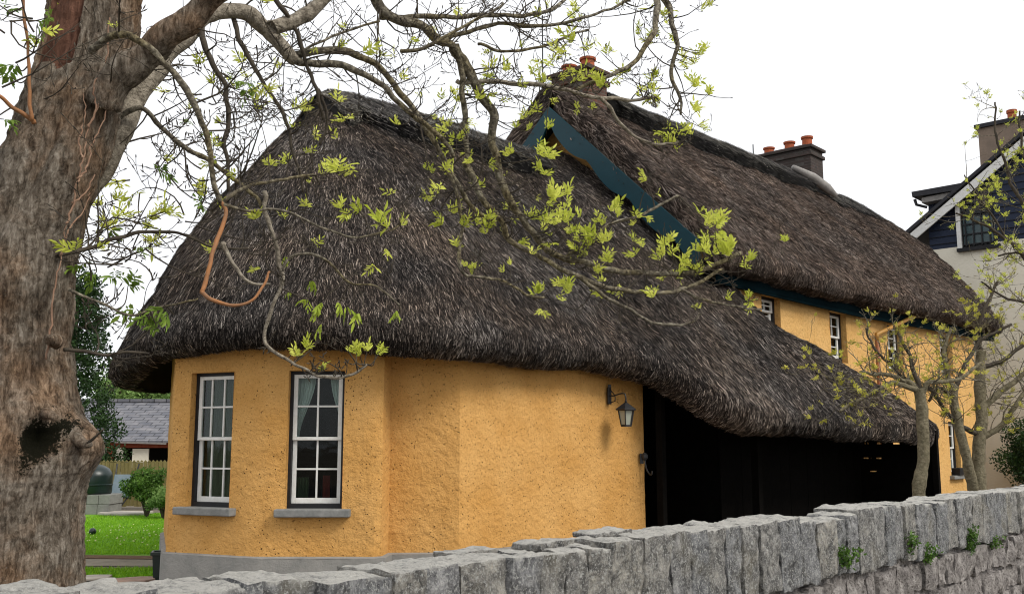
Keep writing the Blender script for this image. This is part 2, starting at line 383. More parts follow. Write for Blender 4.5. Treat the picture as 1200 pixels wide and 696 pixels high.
# grass blades (uncountable)
n = 42000
gx = rng.uniform(-9.6, -4.6, n); gy = 15.4 + 9 * rng.random(n) ** 1.3
n2_ = 5000; gx = np.concatenate([gx, rng.uniform(-7, -4.4, n2_)]); gy = np.concatenate([gy, rng.uniform(12.8, 13.7, n2_)])
n += n2_
hh = rng.uniform(.025, .06, n); aa = rng.uniform(0, 2*np.pi, n); ww = rng.uniform(.006, .013, n)
V = np.zeros((n, 3, 3)); V[:, 0] = np.stack([gx - np.cos(aa)*ww, gy - np.sin(aa)*ww, np.full(n, .01)], 1)
V[:, 1] = np.stack([gx + np.cos(aa)*ww, gy + np.sin(aa)*ww, np.full(n, .01)], 1)
V[:, 2] = np.stack([gx + rng.normal(0, .015, n), gy + rng.normal(0, .015, n), hh], 1)
sh = np.repeat(np.clip(rng.normal(.5, .25, n), 0, 1), 3)
o = mesh_np('grass', V.reshape(-1, 3), [np.arange(n*3).reshape(-1, 3)], GRASS, attrs={'shade': sh}); o['kind'] = 'stuff'; o['label'] = 'short bright green mown grass of the lawn'
n = 170; dx = rng.uniform(-8.6, -4.8, n); dy = 16 + 5 * rng.beta(2, 2, n); b = MB()
for i in range(n):
    r = random.uniform(.010, .022); b.box((dx[i], dy[i], .05), (r, r, .012), random.random()*3)
o = b.build('daisies', M('daisy_petal', (.75, .72, .45), .7)); o['kind'] = 'stuff'; o['label'] = 'tiny pale daisies scattered through the lawn'

# ------------------------------------------------------------ the cottage
cottage = thing('thatched_cottage', 'long ochre yellow cottage with thatched roofs, rounded bay end and teal gable boards', 'cottage', tuple(H(12, -8)))
cottage.location = (0, 0, 0)

def wall_path(pts, sharp, z0, z1, openings, mat, name, depth=.22, cell=.09, amp=.010, parent=None, closed_top=False):
    """pts polyline in plan (outside on the right-hand side when walking); openings: (seg, s0, s1, za, zb) on a segment; returns frames"""
    segs = []; ptsV = [Vector((p[0], p[1], 0)) for p in pts]
    b = MB(); vid = {}
    frames = []
    zs_all = set([z0, z1]);
    for o_ in openings: zs_all |= {o_[3], o_[4]}
    zs = sorted(zs_all); zz = []
    for i in range(len(zs)-1):
        k = max(1, int(round((zs[i+1]-zs[i]) / cell)))
        zz += [zs[i] + (zs[i+1]-zs[i]) * j / k for j in range(k)]
    zz.append(zs[-1])
    def outn(i):
        d_ = (ptsV[i+1] - ptsV[i]).normalized(); return Vector((d_.y, -d_.x, 0))
    def vert(p, nrm, z):
        key = (round(p.x, 4), round(p.y, 4), round(z, 4))
        if key not in vid:
            q = Vector((p.x, p.y, z)); d_ = (mn.noise(q * 2.3) * 1.2 + mn.noise(q * 7) * .7 + mn.noise(q*17)*.35) * amp
            vid[key] = len(b.v); b.v.append(q + nrm * d_)
        return vid[key]
    for i in range(len(ptsV) - 1):
        L = (ptsV[i+1] - ptsV[i]).length; d_ = (ptsV[i+1] - ptsV[i]).normalized(); nr = outn(i)
        ops = [o_ for o_ in openings if o_[0] == i]
        ss = {0, L}
        for o_ in ops: ss |= {o_[1], o_[2]}
        ss = sorted(ss); s2 = []
        for j in range(len(ss)-1):
            k = max(1, int(round((ss[j+1]-ss[j]) / cell)))
            s2 += [ss[j] + (ss[j+1]-ss[j]) * q / k for q in range(k)]
        s2.append(ss[-1])
        for j in range(len(s2)-1):
            for q in range(len(zz)-1):
                sm = (s2[j]+s2[j+1])/2; zm = (zz[q]+zz[q+1])/2
                if any(o_[1] < sm < o_[2] and o_[3] < zm < o_[4] for o_ in ops): continue
                A = ptsV[i] + d_ * s2[j]; B = ptsV[i] + d_ * s2[j+1]
                b.f.append((vert(A, nr, zz[q]), vert(B, nr, zz[q]), vert(B, nr, zz[q+1]), vert(A, nr, zz[q+1])))
        for o_ in ops:   # reveals
            A = ptsV[i] + d_ * o_[1]; B = ptsV[i] + d_ * o_[2]; inn = -nr * depth
            za, zb = Vector((0, 0, o_[3])), Vector((0, 0, o_[4])); e = nr * .004
            b.quad(A+za+e, A+za+inn, A+zb+inn, A+zb+e); b.quad(B+za+inn, B+za+e, B+zb+e, B+zb+inn)
            b.quad(A+zb+e, A+zb+inn, B+zb+inn, B+zb+e); b.quad(A+za+inn, A+za+e, B+za+e, B+za+inn)
            frames.append((A, B, d_, nr, o_[3], o_[4], depth))
    me = bpy.data.meshes.new(name); me.from_pydata([tuple(v) for v in b.v], [], b.f); me.materials.append(mat); me.update()
    me.polygons.foreach_set('use_smooth', [True]*len(me.polygons))
    me.set_sharp_from_angle(angle=R(32))
    o = link(bpy.data.objects.new(name, me), parent); return o, frames

def window(fr, cols, rows, parent, sill=True, black=.035, curtains=None, inset=.11, fw=.045):
    A, B, d_, nr, za, zb, dep = fr
    W = (B - A).length; Hh = zb - za
    from mathutils import Matrix
    ax = Matrix((d_, -nr, Vector((0, 0, 1)))).transposed()
    def P(s, z, back): return A + d_ * s + Vector((0, 0, za + z)) - nr * back
    f = MB()  # dark outer box frame
    for s in (black/2, W - black/2): f.box(P(s, Hh/2, inset + .02), (black, .10, Hh - .004), axis=ax)
    f.box(P(W/2, Hh - black/2, inset + .02), (W - 2*black, .10, black), axis=ax)
    f.box(P(W/2, black*.8, inset + .02), (W - 2*black, .10, black*1.6), axis=ax)
    win = f.build('window', BLACKP, parent)
    x0, x1 = black + .002, W - black - .002; z0, z1 = black*1.6 + .002, Hh - black - .002; zm = (z0 + z1)/2
    for (a_, c_, back) in ((z0, zm + .018, inset + .035), (zm - .018, z1, inset)):
        s = MB(); w_ = fw
        s.box(P(x0 + w_/2, (a_+c_)/2, back), (w_, .035, c_-a_), axis=ax); s.box(P(x1 - w_/2, (a_+c_)/2, back), (w_, .035, c_-a_), axis=ax)
        wb = .06 if a_ == z0 else .036
        s.box(P((x0+x1)/2, a_ + wb/2, back), (x1-x0-2*w_, .035, wb), axis=ax); s.box(P((x0+x1)/2, c_ - .02, back), (x1-x0-2*w_, .035, .04), axis=ax)
        for k in range(1, cols): s.box(P(x0 + (x1-x0)*k/cols, (a_+c_)/2, back), (.020, .026, c_-a_-.08), axis=ax)
        for k in range(1, rows): s.box(P((x0+x1)/2, a_ + (c_-a_)*k/rows + .01, back), (x1-x0-2*w_, .024, .020), axis=ax)
        s.build('sash', WHITE, win, bevel=.003)
        g = MB(); g.box(P((x0+x1)/2, (a_+c_)/2, back + .004), (x1-x0-w_, .003, c_-a_-.05), axis=ax); g.build('pane', GLASS, win)
    if sill:
        s = MB(); s.box(A + d_*(W/2) + Vector((0, 0, za - .035)) + nr*.0, (W + .2, .22, .085), axis=ax)
        s.build('sill', SILL, parent, bevel=.012)
    if curtains:
        for (s0, s1, zt, zl, tie, mat) in curtains:
            V = []; Fc = []; nx, nz_ = 40, 12
            for j in range(nz_+1):
                t = j / nz_; z = zt + (zl - zt) * t
                k = 1 - tie * math.sin(min(1, t) * math.pi/2) ** 2
                for i in range(nx+1):
                    s_ = i / nx
                    if s1 > s0: s = s0 + (s1 - s0) * s_ * k
                    else: s = s0 + (s1 - s0) * s_ * k
                    V.append(P(s, z, inset + .13 + .018*math.sin(s_*34)))
            for j in range(nz_):
                for i in range(nx):
                    a_ = j*(nx+1)+i; Fc.append((a_, a_+1, a_+nx+2, a_+nx+1))
            m_ = MB(); m_.v = V; m_.f = Fc; m_.build('curtain', mat, win, smooth=True)
    return win

# --- extension with the bay
bay = [(-4.95, 16.5), (-4.85, 14.2), (-3.93, 11.62)]
A0 = Vector((-3.93, 11.62)); dA = Vector((.906, -.4226))
pA = A0 + dA * 1.05
bay += [tuple(pA), (-2.83, 11.125), (-2.68, 11.10), (-1.50, 11.10), (-1.43, 11.14), (-1.39, 11.5), (-.60, 11.53)]
cD = Vector((-.60, 11.53)); eD = cD + Vector((.6702, .7422)) * 3.68
bay += [tuple(eD), tuple(eD - Vector((.7422, -.6702)) * .35)]
ops = [(2, .26, .88, .945, 2.46), (5, .20, .82, .945, 2.46)]
wall_o, frs = wall_path(bay, None, .40, 3.25, ops, OCH, 'wall', parent=cottage)
window(frs[0], 3, 2, cottage, curtains=[(.02, .60, 1.48, .03, 0, CURT)])
window(frs[1], 2, 2, cottage, curtains=[(.02, .25, 1.46, .75, .75, LACE), (.60, .42, 1.46, .80, .75, LACE), (.36, .44, .36, .04, 0, REDCL), (.03, .20, .34, .0, 0, CURT)])
bk, _ = wall_path([tuple(H(13.8, -15.0).xy), (-4.95, 16.5)][::-1][::-1], None, 0, 3.4, [], OCH, 'wall', cell=.4, parent=cottage)
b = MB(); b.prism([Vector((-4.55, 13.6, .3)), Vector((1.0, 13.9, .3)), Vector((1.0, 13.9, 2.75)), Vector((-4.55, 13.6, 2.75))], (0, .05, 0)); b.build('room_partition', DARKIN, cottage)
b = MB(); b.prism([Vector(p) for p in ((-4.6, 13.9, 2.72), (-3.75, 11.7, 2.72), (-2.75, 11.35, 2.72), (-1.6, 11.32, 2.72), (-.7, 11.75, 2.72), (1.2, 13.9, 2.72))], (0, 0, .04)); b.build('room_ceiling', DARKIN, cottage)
pl = [(p[0], p[1]) for p in bay]
def offset_path(pts, d):
    out = []
    for i, p in enumerate(pts):
        ns = []
        for j in (i-1, i):
            if 0 <= j < len(pts)-1:
                v = Vector(pts[j+1]) - Vector(pts[j]); v.normalize(); ns.append(Vector((v.y, -v.x)))
        nv = sum(ns, Vector((0, 0))); nv.normalize(); k = 1 / max(.5, nv.dot(ns[0]))
        out.append(tuple(Vector(p) + nv * d * k))
    return out
plo = offset_path(bay, .05)
pm, _ = wall_path(plo, None, 0, .43, [], PLINTH, 'plinth', cell=.1, amp=.006, parent=cottage)
t = MB()
for i in range(len(plo)-1): t.quad((*plo[i], .43), (*plo[i+1], .43), (*bay[i+1], .445), (*bay[i], .445))
t.build('plinth_ledge', PLINTH, cottage)
# --- main house walls
mf = [tuple(H(13.84, -15.0).xy), tuple(H(13.84, -8.16).xy), tuple(H(26.5, -8.16).xy), tuple(H(28.2, -9.6).xy), tuple(H(28.2, -15).xy)]
def s_at(px):  # distance along the front wall for a photo column
    x = (px-600)/F
    # X = x*(Y*cP + ...) ~ use Y
    Y = -8.16 / (.7422*x*1.0 - .6702)
    return (UU.x * x*Y + UU.y * Y) - 13.84
def wz(px, py):
    x = (px-600)/F; Y = -8.16 / (.7422*x - .6702); return at(px, py, Y).z
mops = []
for (xa, xb, ya, yb) in ((895, 917, 347, 382), (975, 994, 366, 424), (1042, 1059, 381, 436), (1103, 1117, 394, 440), (1107, 1119, 494, 557)):
    m_ = (xa+xb)/2; mops.append((1, s_at(xa), s_at(xb), wz(m_, yb), wz(m_, ya)))
mops = [(s, a_, b_, c_, d_) for (s, a_, b_, c_, d_) in mops]
w2, frs2 = wall_path(mf, None, 0, 4.75, mops, OCH2, 'wall', cell=.16, parent=cottage)
for i, f in enumerate(frs2): window(f, 2, 2, cottage, sill=(i == 4), black=.05, inset=.14, fw=.06)
# window box on the ground floor sill
A, B, d_, nr, za, zb, dep = frs2[4]
# gable triangle
g = MB(); g.prism([H(13.84, -15.0, 4.7), H(13.84, -8.16, 4.7), H(13.84, -11.2, 7.6)], UU * .3); g.build('gable_wall', OCH, cottage)
b = MB(); b.box(H(13.3, -11.6, 1.0), (.1, .1, .1)); 

# --- thatch
def thatch(name, T, E, bul, mat, parent, nj=26, lip=.30, thick=.50, per=10, dens=900, w=(.006, .012), L=(.12, .30), capends=False, rough=.03, tight=1, under_in=1.0, fringe=220, seed=1):
    rg = np.random.default_rng(seed)
    T = catmull(T, per); E = catmull(E, per)
    bl = np.interp(np.linspace(0, 1, len(T)), np.linspace(0, 1, len(bul)), bul)
    NI = len(T); 
    d = E - T; h = d.copy(); h[:, 2] = 0; Lh = np.linalg.norm(h, axis=1, keepdims=True); hn = h / np.maximum(Lh, 1e-6)
    slope = -d[:, 2:3] / np.maximum(Lh, 1e-6); upn = hn * slope + np.array([0, 0, 1]); upn /= np.linalg.norm(upn, axis=1, keepdims=True)
    ts = np.linspace(0, 1, nj)
    top = T[:, None] + d[:, None] * ts[None, :, None] + upn[:, None] * (np.sin(np.pi * ts ** .9) [None, :, None]) * bl[:, None, None]
    # roll the last stretch over the eave
    lips = []
    for (a_, z_) in ((.03, -.07), (.03, -.16), (-.02, -.25), (-.12, -.31), (-.26, -.33)):
        lips.append(E + hn * a_ * lip/.3 + np.array([0, 0, 1]) * z_ * lip / .3)
    full = np.concatenate([top, np.stack(lips, 1)], 1)
    # underside
    us = np.linspace(1, 0.0, 14)[1:]
    und = T[:, None] + d[:, None] * us[None, :, None] + upn[:, None] * (np.sin(np.pi * us)[None, :, None]) * bl[:, None, None] * .8 - np.array([0, 0, 1]) * (lip * 1.1 + (thick*1.15 - lip*1.1) * np.minimum(1, (1 - us) * 4))[None, :, None] 
    # unevenness
    P = full.reshape(-1, 3); off = np.array([mn.noise(Vector(p) * 1.6) * 1.2 + mn.noise(Vector(p) * 4.5) * .6 + mn.noise(Vector(p)*11)*.5 for p in P]) * rough
    fullN = np.gradient(full, axis=0); fullD = np.gradient(full, axis=1)
    nr_ = np.cross(fullN, fullD); nl = np.linalg.norm(nr_, axis=2, keepdims=True); nr_ = nr_ / np.maximum(nl, 1e-9)
    sg = np.sign(np.sum(nr_[:, :nj] * upn[:, None], axis=2)); s0 = 1 if np.median(sg) >= 0 else -1
    nr_ = nr_ * s0; bad = (nl[..., 0] < 1e-6); nr_[bad] = np.repeat(upn[:, None], full.shape[1], 1)[bad]
    full = full + nr_ * off.reshape(full.shape[0], full.shape[1], 1)
    G = np.concatenate([full, und], 1); NJ = G.shape[1]
    idx = np.arange(NI * NJ).reshape(NI, NJ)
    q = np.stack([idx[:-1, :-1], idx[1:, :-1], idx[1:, 1:], idx[:-1, 1:]], -1).reshape(-1, 4)
    faces = [q]
    if capends:
        njt = nj
        for e in ((0,) if capends == 1 else (0, NI-1)):
            row = idx[e]; topi = row[:nj]; botr = row[nj+5:]     # bottom goes eave->ridge
            k = 14; ti = topi[np.linspace(nj-1, 0, len(botr)).astype(int)]
            faces.append(np.stack([ti[:-1], ti[1:], botr[1:], botr[:-1]], -1))
            fan = list(row[nj-1:nj+6]); faces.append(np.array([fan]))
    V = [G.reshape(-1, 3)]; sh = [np.full(NI*NJ, .05)]
    nv = NI * NJ
    # straws
    jm = nj + 5
    Pq = full[:, :jm]; a = Pq[:-1, :-1]; bb = Pq[1:, :-1]; cc = Pq[1:, 1:]; dd = Pq[:-1, 1:]
    area = .5*np.linalg.norm(np.cross(bb-a, cc-a), axis=2) + .5*np.linalg.norm(np.cross(cc-a, dd-a), axis=2)
    wgt = area.copy(); wgt[:, nj-4:] *= 1.5
    mid = (a + cc) / 2; dist = np.linalg.norm(mid - np.array([0, 0, 1.65]), axis=2); wgt *= np.clip(14.0 / dist, .35, 1.3)
    wgt *= np.where(np.sum(nr_[:-1, :jm-1] * (np.array([0, 0, 1.65]) - mid), axis=2) / dist > -.30, 1.0, .12)
    pr = (wgt / wgt.sum()).ravel(); tot = int(area.sum() * dens)
    ci = rg.choice(len(pr), tot, p=pr); ii, jj = np.unravel_index(ci, area.shape)
    r1 = rg.random((tot, 1)); r2 = rg.random((tot, 1))
    pos = (a[ii, jj]*(1-r1) + bb[ii, jj]*r1)*(1-r2) + (dd[ii, jj]*(1-r1) + cc[ii, jj]*r1)*r2
    down = (dd[ii, jj]-a[ii, jj])*(1-r1) + (cc[ii, jj]-bb[ii, jj])*r1; down /= np.maximum(np.linalg.norm(down, axis=1, keepdims=True), 1e-9)
    nrm = nr_[ii, jj]; side = np.cross(down, nrm)
    # clumped direction field gives the tousled look
    fld = np.array([mn.noise(Vector(p) * 2.2) for p in pos])[:, None] * .9
    dr = down + side * (rg.normal(0, .20, (tot, 1)) + fld * .26) + nrm * rg.uniform(-.04, .20, (tot, 1)) * np.where(jj >= nj - 3, .35, 1)[:, None]
    dr /= np.linalg.norm(dr, axis=1, keepdims=True)
    Ls = rg.uniform(L[0], L[1], (tot, 1)); ws = rg.uniform(w[0], w[1], (tot, 1)) * np.clip(dist[ii, jj] / 13.0, .9, 1.6)[:, None]
    near = jj >= nj - 3; Ls[near] *= .6
    sd_ = np.cross(dr, nrm + rg.normal(0, .35, (tot, 3))); sd_ /= np.linalg.norm(sd_, axis=1, keepdims=True)
    p0 = pos - dr*Ls*.4 + nrm * rg.uniform(-.01, .014, (tot, 1)); p1 = p0 + dr*Ls
    sv = np.stack([p0 - sd_*ws*.5, p0 + sd_*ws*.5, p1 + sd_*ws*.3, p1 - sd_*ws*.3], 1).reshape(-1, 3)
    patch = np.array([mn.noise(Vector(p) * .8) for p in pos])
    s_ = np.clip(rg.beta(1.25, 2.1, tot) + patch * .15, 0, 1)
    V.append(sv); sh.append(np.repeat(s_, 4)); faces.append((np.arange(tot*4).reshape(-1, 4) + nv)); nv += tot*4
    if capends:
        for e, sgn_ in ((0, 1), (NI-1, -1)):
            tt = full[e, :nj]; bo = und[e][::-1]; kk = 2600
            q_ = rg.random(kk); de = rg.random(kk)[:, None]; xi = np.linspace(0, 1, nj); xb = np.linspace(0, 1, len(bo))
            pt = np.stack([np.interp(q_, xi, tt[:, c_]) for c_ in range(3)], 1); pb = np.stack([np.interp(q_, xb, bo[:, c_]) for c_ in range(3)], 1)
            pp = pt*(1-de) + pb*de + np.array(-UU)*rg.uniform(-.01, .02, (kk, 1)); dn_ = E[e] - T[e]; dn_ = dn_/np.linalg.norm(dn_)
            dr = dn_ + rg.normal(0, .22, (kk, 3)) - np.array(UU)*rg.uniform(-.02, .08, (kk, 1)); dr /= np.linalg.norm(dr, axis=1, keepdims=True)
            s2 = np.cross(dr, np.array(UU)); Ls = rg.uniform(.12, .35, (kk, 1)); ws = rg.uniform(.012, .024, (kk, 1)); p1 = pp + dr*Ls
            V.append(np.stack([pp - s2*ws*.5, pp + s2*ws*.5, p1 + s2*ws*.3, p1 - s2*ws*.3], 1).reshape(-1, 3)); sh.append(np.repeat(np.clip(rg.beta(1.5, 2.2, kk), 0, 1), 4))
            faces.append(np.arange(kk*4).reshape(-1, 4) + nv); nv += kk*4
    # group same-size faces
    by = {}
    for f in faces: by.setdefault(f.shape[1], []).append(f)
    o = mesh_np(name, np.concatenate(V), [np.concatenate(v) for v in by.values()], mat, parent, {'shade': np.concatenate(sh)})
    return o, full

def h3(u, n, z): return tuple(H(u, n, z))
LIPZ = .30
ap = (8.75, -11.5, 6.62)
# eave control points (lower edge of lip + .3) with the matching top points, walking from the back round the bay to the lean-to
pairs = [
 (h3(13.8, -11.7, 6.62), h3(13.8, -15.5, 2.85)),
 (h3(11.0, -11.7, 6.62), h3(11.0, -15.5, 2.85)),
 (h3(9.0, -11.62, 6.6), (-5.6, 16.3, 2.80)),
 (h3(8.8, -11.6, 6.6), (-5.80, 15.2, 2.78)),
 (h3(8.75, -11.55, 6.6), (-5.58, 14.0, 2.76)),
 (h3(8.72, -11.52, 6.6), (-5.22, 13.2, 2.80)),
 (h3(8.70, -11.5, 6.6), (-4.72, 12.2, 2.88)),
 (h3(8.70, -11.5, 6.6), (-4.05, 11.35, 2.95)),
 (h3(8.70, -11.48, 6.6), (-3.35, 10.85, 2.99)),
 (h3(8.72, -11.46, 6.6), (-2.5, 10.62, 3.01)),
 (h3(8.75, -11.44, 6.6), (-1.6, 10.62, 2.98)),
 (h3(8.8, -11.42, 6.6), (-.85, 10.82, 2.94)),
 (h3(9.0, -11.4, 6.6), (-.20, 11.28, 2.91)),
 (h3(9.6, -11.4, 6.62), h3(9.2, -7.74, 2.90)),
 (h3(10.6, -11.4, 6.64), h3(10.4, -7.74, 2.90)),
 (h3(11.4, -11.4, 6.64), h3(11.35, -7.66, 2.84)),
 (h3(12.0, -11.4, 6.64), h3(11.78, -7.25, 2.52)),
 (h3(12.5, -11.4, 6.64), h3(11.98, -6.85, 2.26)),
 (h3(13.1, -11.3, 6.80), h3(12.3, -6.60, 2.12)),
 (h3(13.66, -11.2, 6.95), h3(13.2, -6.55, 2.10)),
 (h3(13.70, -9.9, 6.0), h3(14.3, -6.55, 2.08)),
 (h3(13.9, -8.3, 4.35), h3(15.5, -6.55, 2.06)),
 (h3(14.3, -8.1, 3.9), h3(16.8, -6.55, 2.03)),
 (h3(14.4, -8.1, 3.85), h3(18.3, -6.58, 2.00)),
 (h3(14.5, -8.1, 3.80), h3(19.4, -6.75, 1.98)),
 (h3(14.5, -8.12, 3.80), h3(20.2, -7.2, 1.98)),
 (h3(14.5, -8.14, 3.80), h3(20.4, -7.95, 2.0)),
]
bul = [.12, .14, .22, .27, .29, .30, .30, .29, .27, .25, .24, .22, .2, .15, .14, .14, .12, .14, .18, .22, .22, .16, .14, .16, .16, .15, .1]
ext, _ = thatch('thatched_roof', [p[0] for p in pairs], [p[1] for p in pairs], bul, TH, cottage, nj=30, per=9, dens=4300, w=(.0045, .0105), L=(.07, .20), rough=.045, seed=3)
ext['label'] = 'dark grey rounded lower thatched roof sweeping down over the carport'
# main roof
mp_ = [
 (h3(13.45, -11.12, 8.02), h3(13.45, -7.72, 4.70)),
 (h3(14.4, -11.4, 8.32), h3(14.6, -7.71, 4.68)),
 (h3(16.0, -11.5, 8.36), h3(16.0, -7.70, 4.66)),
 (h3(19.0, -11.5, 8.40), h3(19.0, -7.70, 4.68)),
 (h3(22.0, -11.5, 8.44), h3(22.0, -7.70, 4.74)),
 (h3(25.0, -11.5, 8.48), h3(25.5, -7.68, 4.80)),
 (h3(27.5, -11.5, 8.48), h3(27.4, -7.75, 4.82)),
 (h3(28.7, -11.5, 8.40), h3(28.6, -8.3, 4.82)),
 (h3(28.9, -11.5, 8.38), h3(29.8, -9.6, 4.82)),
 (h3(29.0, -11.5, 8.36), h3(30.4, -11.5, 4.82)),
 (h3(28.9, -11.5, 8.38), h3(29.8, -13.5, 4.82)),
 (h3(28.4, -11.5, 8.40), h3(28.2, -15.3, 4.82)),
 (h3(21.0, -11.5, 8.40), h3(21.0, -15.4, 4.75)),
 (h3(14.4, -11.5, 8.35), h3(14.6, -15.4, 4.70)),
 (h3(13.45, -11.22, 8.02), h3(13.45, -15.4, 4.70)),
]
mainr, _ = thatch('thatched_roof', [p[0] for p in mp_], [p[1] for p in mp_], [.10, .1, .1, .1, .12, .2, .4, .45, .45, .4, .2, .1, .1], THM, cottage, nj=24, per=10, dens=2700, w=(.0045, .0090), L=(.09, .20), capends=2, thick=.5, lip=.30, rough=.05, seed=5)
mainr['label'] = 'brown higher thatched roof of the main house'
def ridge_cap(line, halfw, slope, th, name, dens, seed, w=(.008, .018)):
    """saddle of thatch along the ridge, scalloped foot"""
    rg = np.random.default_rng(seed); C_ = catmull(line, 14); NI = len(C_)
    prof = []; ks = np.linspace(-1, 1, 15)
    G = np.zeros((NI, 15 + 2, 3)); tan = np.gradient(C_, axis=0); tan /= np.linalg.norm(tan, axis=1, keepdims=True)
    sd_ = np.cross(tan, [0, 0, 1]); sd_ /= np.linalg.norm(sd_, axis=1, keepdims=True)
    for i in range(NI):
        hw = halfw * (1 + .05 * math.sin(i * .9))
        for j, k in enumerate(ks):
            off = th * (1 if abs(k) < .98 else .8)
            z = -slope * max(0, abs(k) * hw - .10) + off
            G[i, j+1] = C_[i] + sd_[i] * k * hw + np.array([0, 0, z]) + sd_[i] * math.copysign(.05, k)
            G[i, j+1] += np.array([0, 0, 1]) * mn.noise(Vector(G[i, j+1]) * 3) * .04
        for j, k in ((0, -1), (16, 1)):
            G[i, j] = C_[i] + sd_[i] * k * (hw * .97) + np.array([0, 0, -slope * (hw - .1) - .12])
    idx = np.arange(NI * 17).reshape(NI, 17)
    q = np.stack([idx[:-1, :-1], idx[1:, :-1], idx[1:, 1:], idx[:-1, 1:]], -1).reshape(-1, 4)
    V = [G.reshape(-1, 3)]; sh = [np.full(NI*17, .15)]; nv = NI*17; fl = [q]
    caps = [np.array([list(idx[0]), list(idx[-1][::-1])])]
    L_ = np.linalg.norm(np.diff(C_, axis=0), axis=1).sum(); tot = int(L_ * halfw * 2.6 * dens)
    ii = rg.integers(0, NI-1, tot); jj = rg.integers(0, 16, tot); r1 = rg.random((tot, 1)); r2 = rg.random((tot, 1))
    a = G[ii, jj]; b_ = G[ii+1, jj]; d = G[ii, jj+1]; c = G[ii+1, jj+1]
    pos = (a*(1-r1)+b_*r1)*(1-r2) + (d*(1-r1)+c*r1)*r2
    sgn = np.where(jj[:, None] >= 8, 1, -1); down = sd_[ii]*sgn - np.array([0, 0, 1])*slope; down /= np.linalg.norm(down, axis=1, keepdims=True)
    nrm = np.cross(tan[ii], down) ; nrm *= np.sign(nrm[:, 2:3] + 1e-9)
    dr = down + tan[ii] * rg.normal(0, .45, (tot, 1)) + nrm * rg.uniform(-.02, .25, (tot, 1)); dr /= np.linalg.norm(dr, axis=1, keepdims=True)
    Ls = rg.uniform(.08, .2, (tot, 1)); ws = rg.uniform(*w, (tot, 1)); s2 = np.cross(dr, nrm); p0 = pos - dr*Ls*.3 + nrm*rg.uniform(0, .03, (tot, 1)); p1 = p0 + dr*Ls
    V.append(np.stack([p0-s2*ws*.5, p0+s2*ws*.5, p1+s2*ws*.3, p1-s2*ws*.3], 1).reshape(-1, 3)); sh.append(np.repeat(np.clip(rg.beta(1.6, 2.0, tot), 0, 1), 4))
    fl = [np.concatenate([q, np.arange(tot*4).reshape(-1, 4) + nv]), caps[0]]
    return mesh_np(name, np.concatenate(V), fl, THR, cottage, {'shade': np.concatenate(sh)})
ridge_cap([h3(8.5, -11.5, 6.50), h3(8.9, -11.5, 6.66), h3(11, -11.45, 6.72), h3(13.7, -11.45, 6.70)], .62, .80, .16, 'ridge_cap', 2600, 11)
ridge_cap([h3(15.2, -11.5, 8.42), h3(17, -11.5, 8.40), h3(20, -11.5, 8.44), h3(23.9, -11.5, 8.50)], .50, .9, .16, 'ridge_cap', 1500, 12, (.012, .024))
ridge_cap([h3(24.6, -11.5, 8.40), h3(27, -11.5, 8.46), h3(29.0, -11.5, 8.30)], .75, .9, .08, 'ridge_cap', 1200, 13, (.012, .024))
# pale lead flashing where the near ridge cap stops
b = MB(); b.tube([H(23.2, -11.25, 8.66), H(23.9, -11.05, 8.50), H(24.4, -10.9, 8.28), H(24.6, -10.75, 8.08)], [.07, .12, .13, .06], 8); b.build('lead_flashing', LEADC, cottage, smooth=True)

# bargeboards (scalloped) and fascia
def barge(side):
    up = []; lo = []; Nn = 40; e_ = .88 if side > 0 else 1
    for i in range(Nn+1):
        t = i / Nn * e_; n_ = -11.15 + side * 3.47 * t; z = 7.70 - 3.28 * t
        wv = abs(math.sin(t * math.pi * 4.0)); wd = .40 + .15 * wv - .05
        if t < .03: wd = .35
        up.append(H(13.33, n_, z)); lo.append(H(13.33, n_, z - wd))
    b = MB()
    for i in range(Nn):
        b.prism([up[i], up[i+1], lo[i+1], lo[i]], UU * .045)
    return b.build('bargeboard', TEAL, cottage)
barge(1); barge(-1)
b = MB()
for (u0, u1, z0, z1) in ((13.7, 19, 4.36, 4.34), (19, 27.6, 4.34, 4.50)):
    b.prism([H(u0, -7.98, z0), H(u1, -7.98, z1), H(u1, -7.98, z1 - .20), H(u0, -7.98, z0 - .20)], -NN * .05)
b.prism([H(13.7, -7.98, 4.16), H(27.6, -7.98, 4.30), H(27.6, -8.3, 4.34), H(13.7, -8.3, 4.20)], Vector((0, 0, .02)))
b.build('fascia', TEALD, cottage)
# chimneys
def chimney(u, n, du, dn, z0, z1, pots, mat, lbl=None):
    from mathutils import Matrix
    ax = Matrix((UU, -NN, Vector((0, 0, 1)))).transposed()
    b = MB(); b.box(H(u, n, (z0+z1)/2), (du, dn, z1-z0), axis=ax); b.box(H(u, n, z1 - .16), (du+.10, dn+.10, .10), axis=ax); b.box(H(u, n, z1 + .04), (du+.14, dn+.14, .08), axis=ax)
    b.box(H(u, n, z1+.11), (du*.8, dn*.8, .06), axis=ax)
    ch = b.build('chimney', mat, cottage, bevel=.015)
    if lbl: ch['label'] = lbl
    for (pu, pn, h_) in pots:
        p = MB(); p.lathe(H(u+pu, n+pn, z1 + .1), [(.14, 0), (.13, h_*.8), (.16, h_*.82), (.165, h_), (.12, h_), (.11, h_*.5)], 18)
        p.build('chimney_pot', POT, ch, smooth=False)
    return ch
chimney(14.75, -11.55, .62, .90, 7.8, 8.74, [(0, -.24, .20), (0, .22, .24)], BRICK, 'brick chimney with two pots on the gable')
chimney(24.9, -12.15, .75, 1.55, 8.0, 9.52, [(0, -.62, .24), (0, 0, .28), (0, .52, .32)], BRICKD, 'dark brick chimney with three pots')
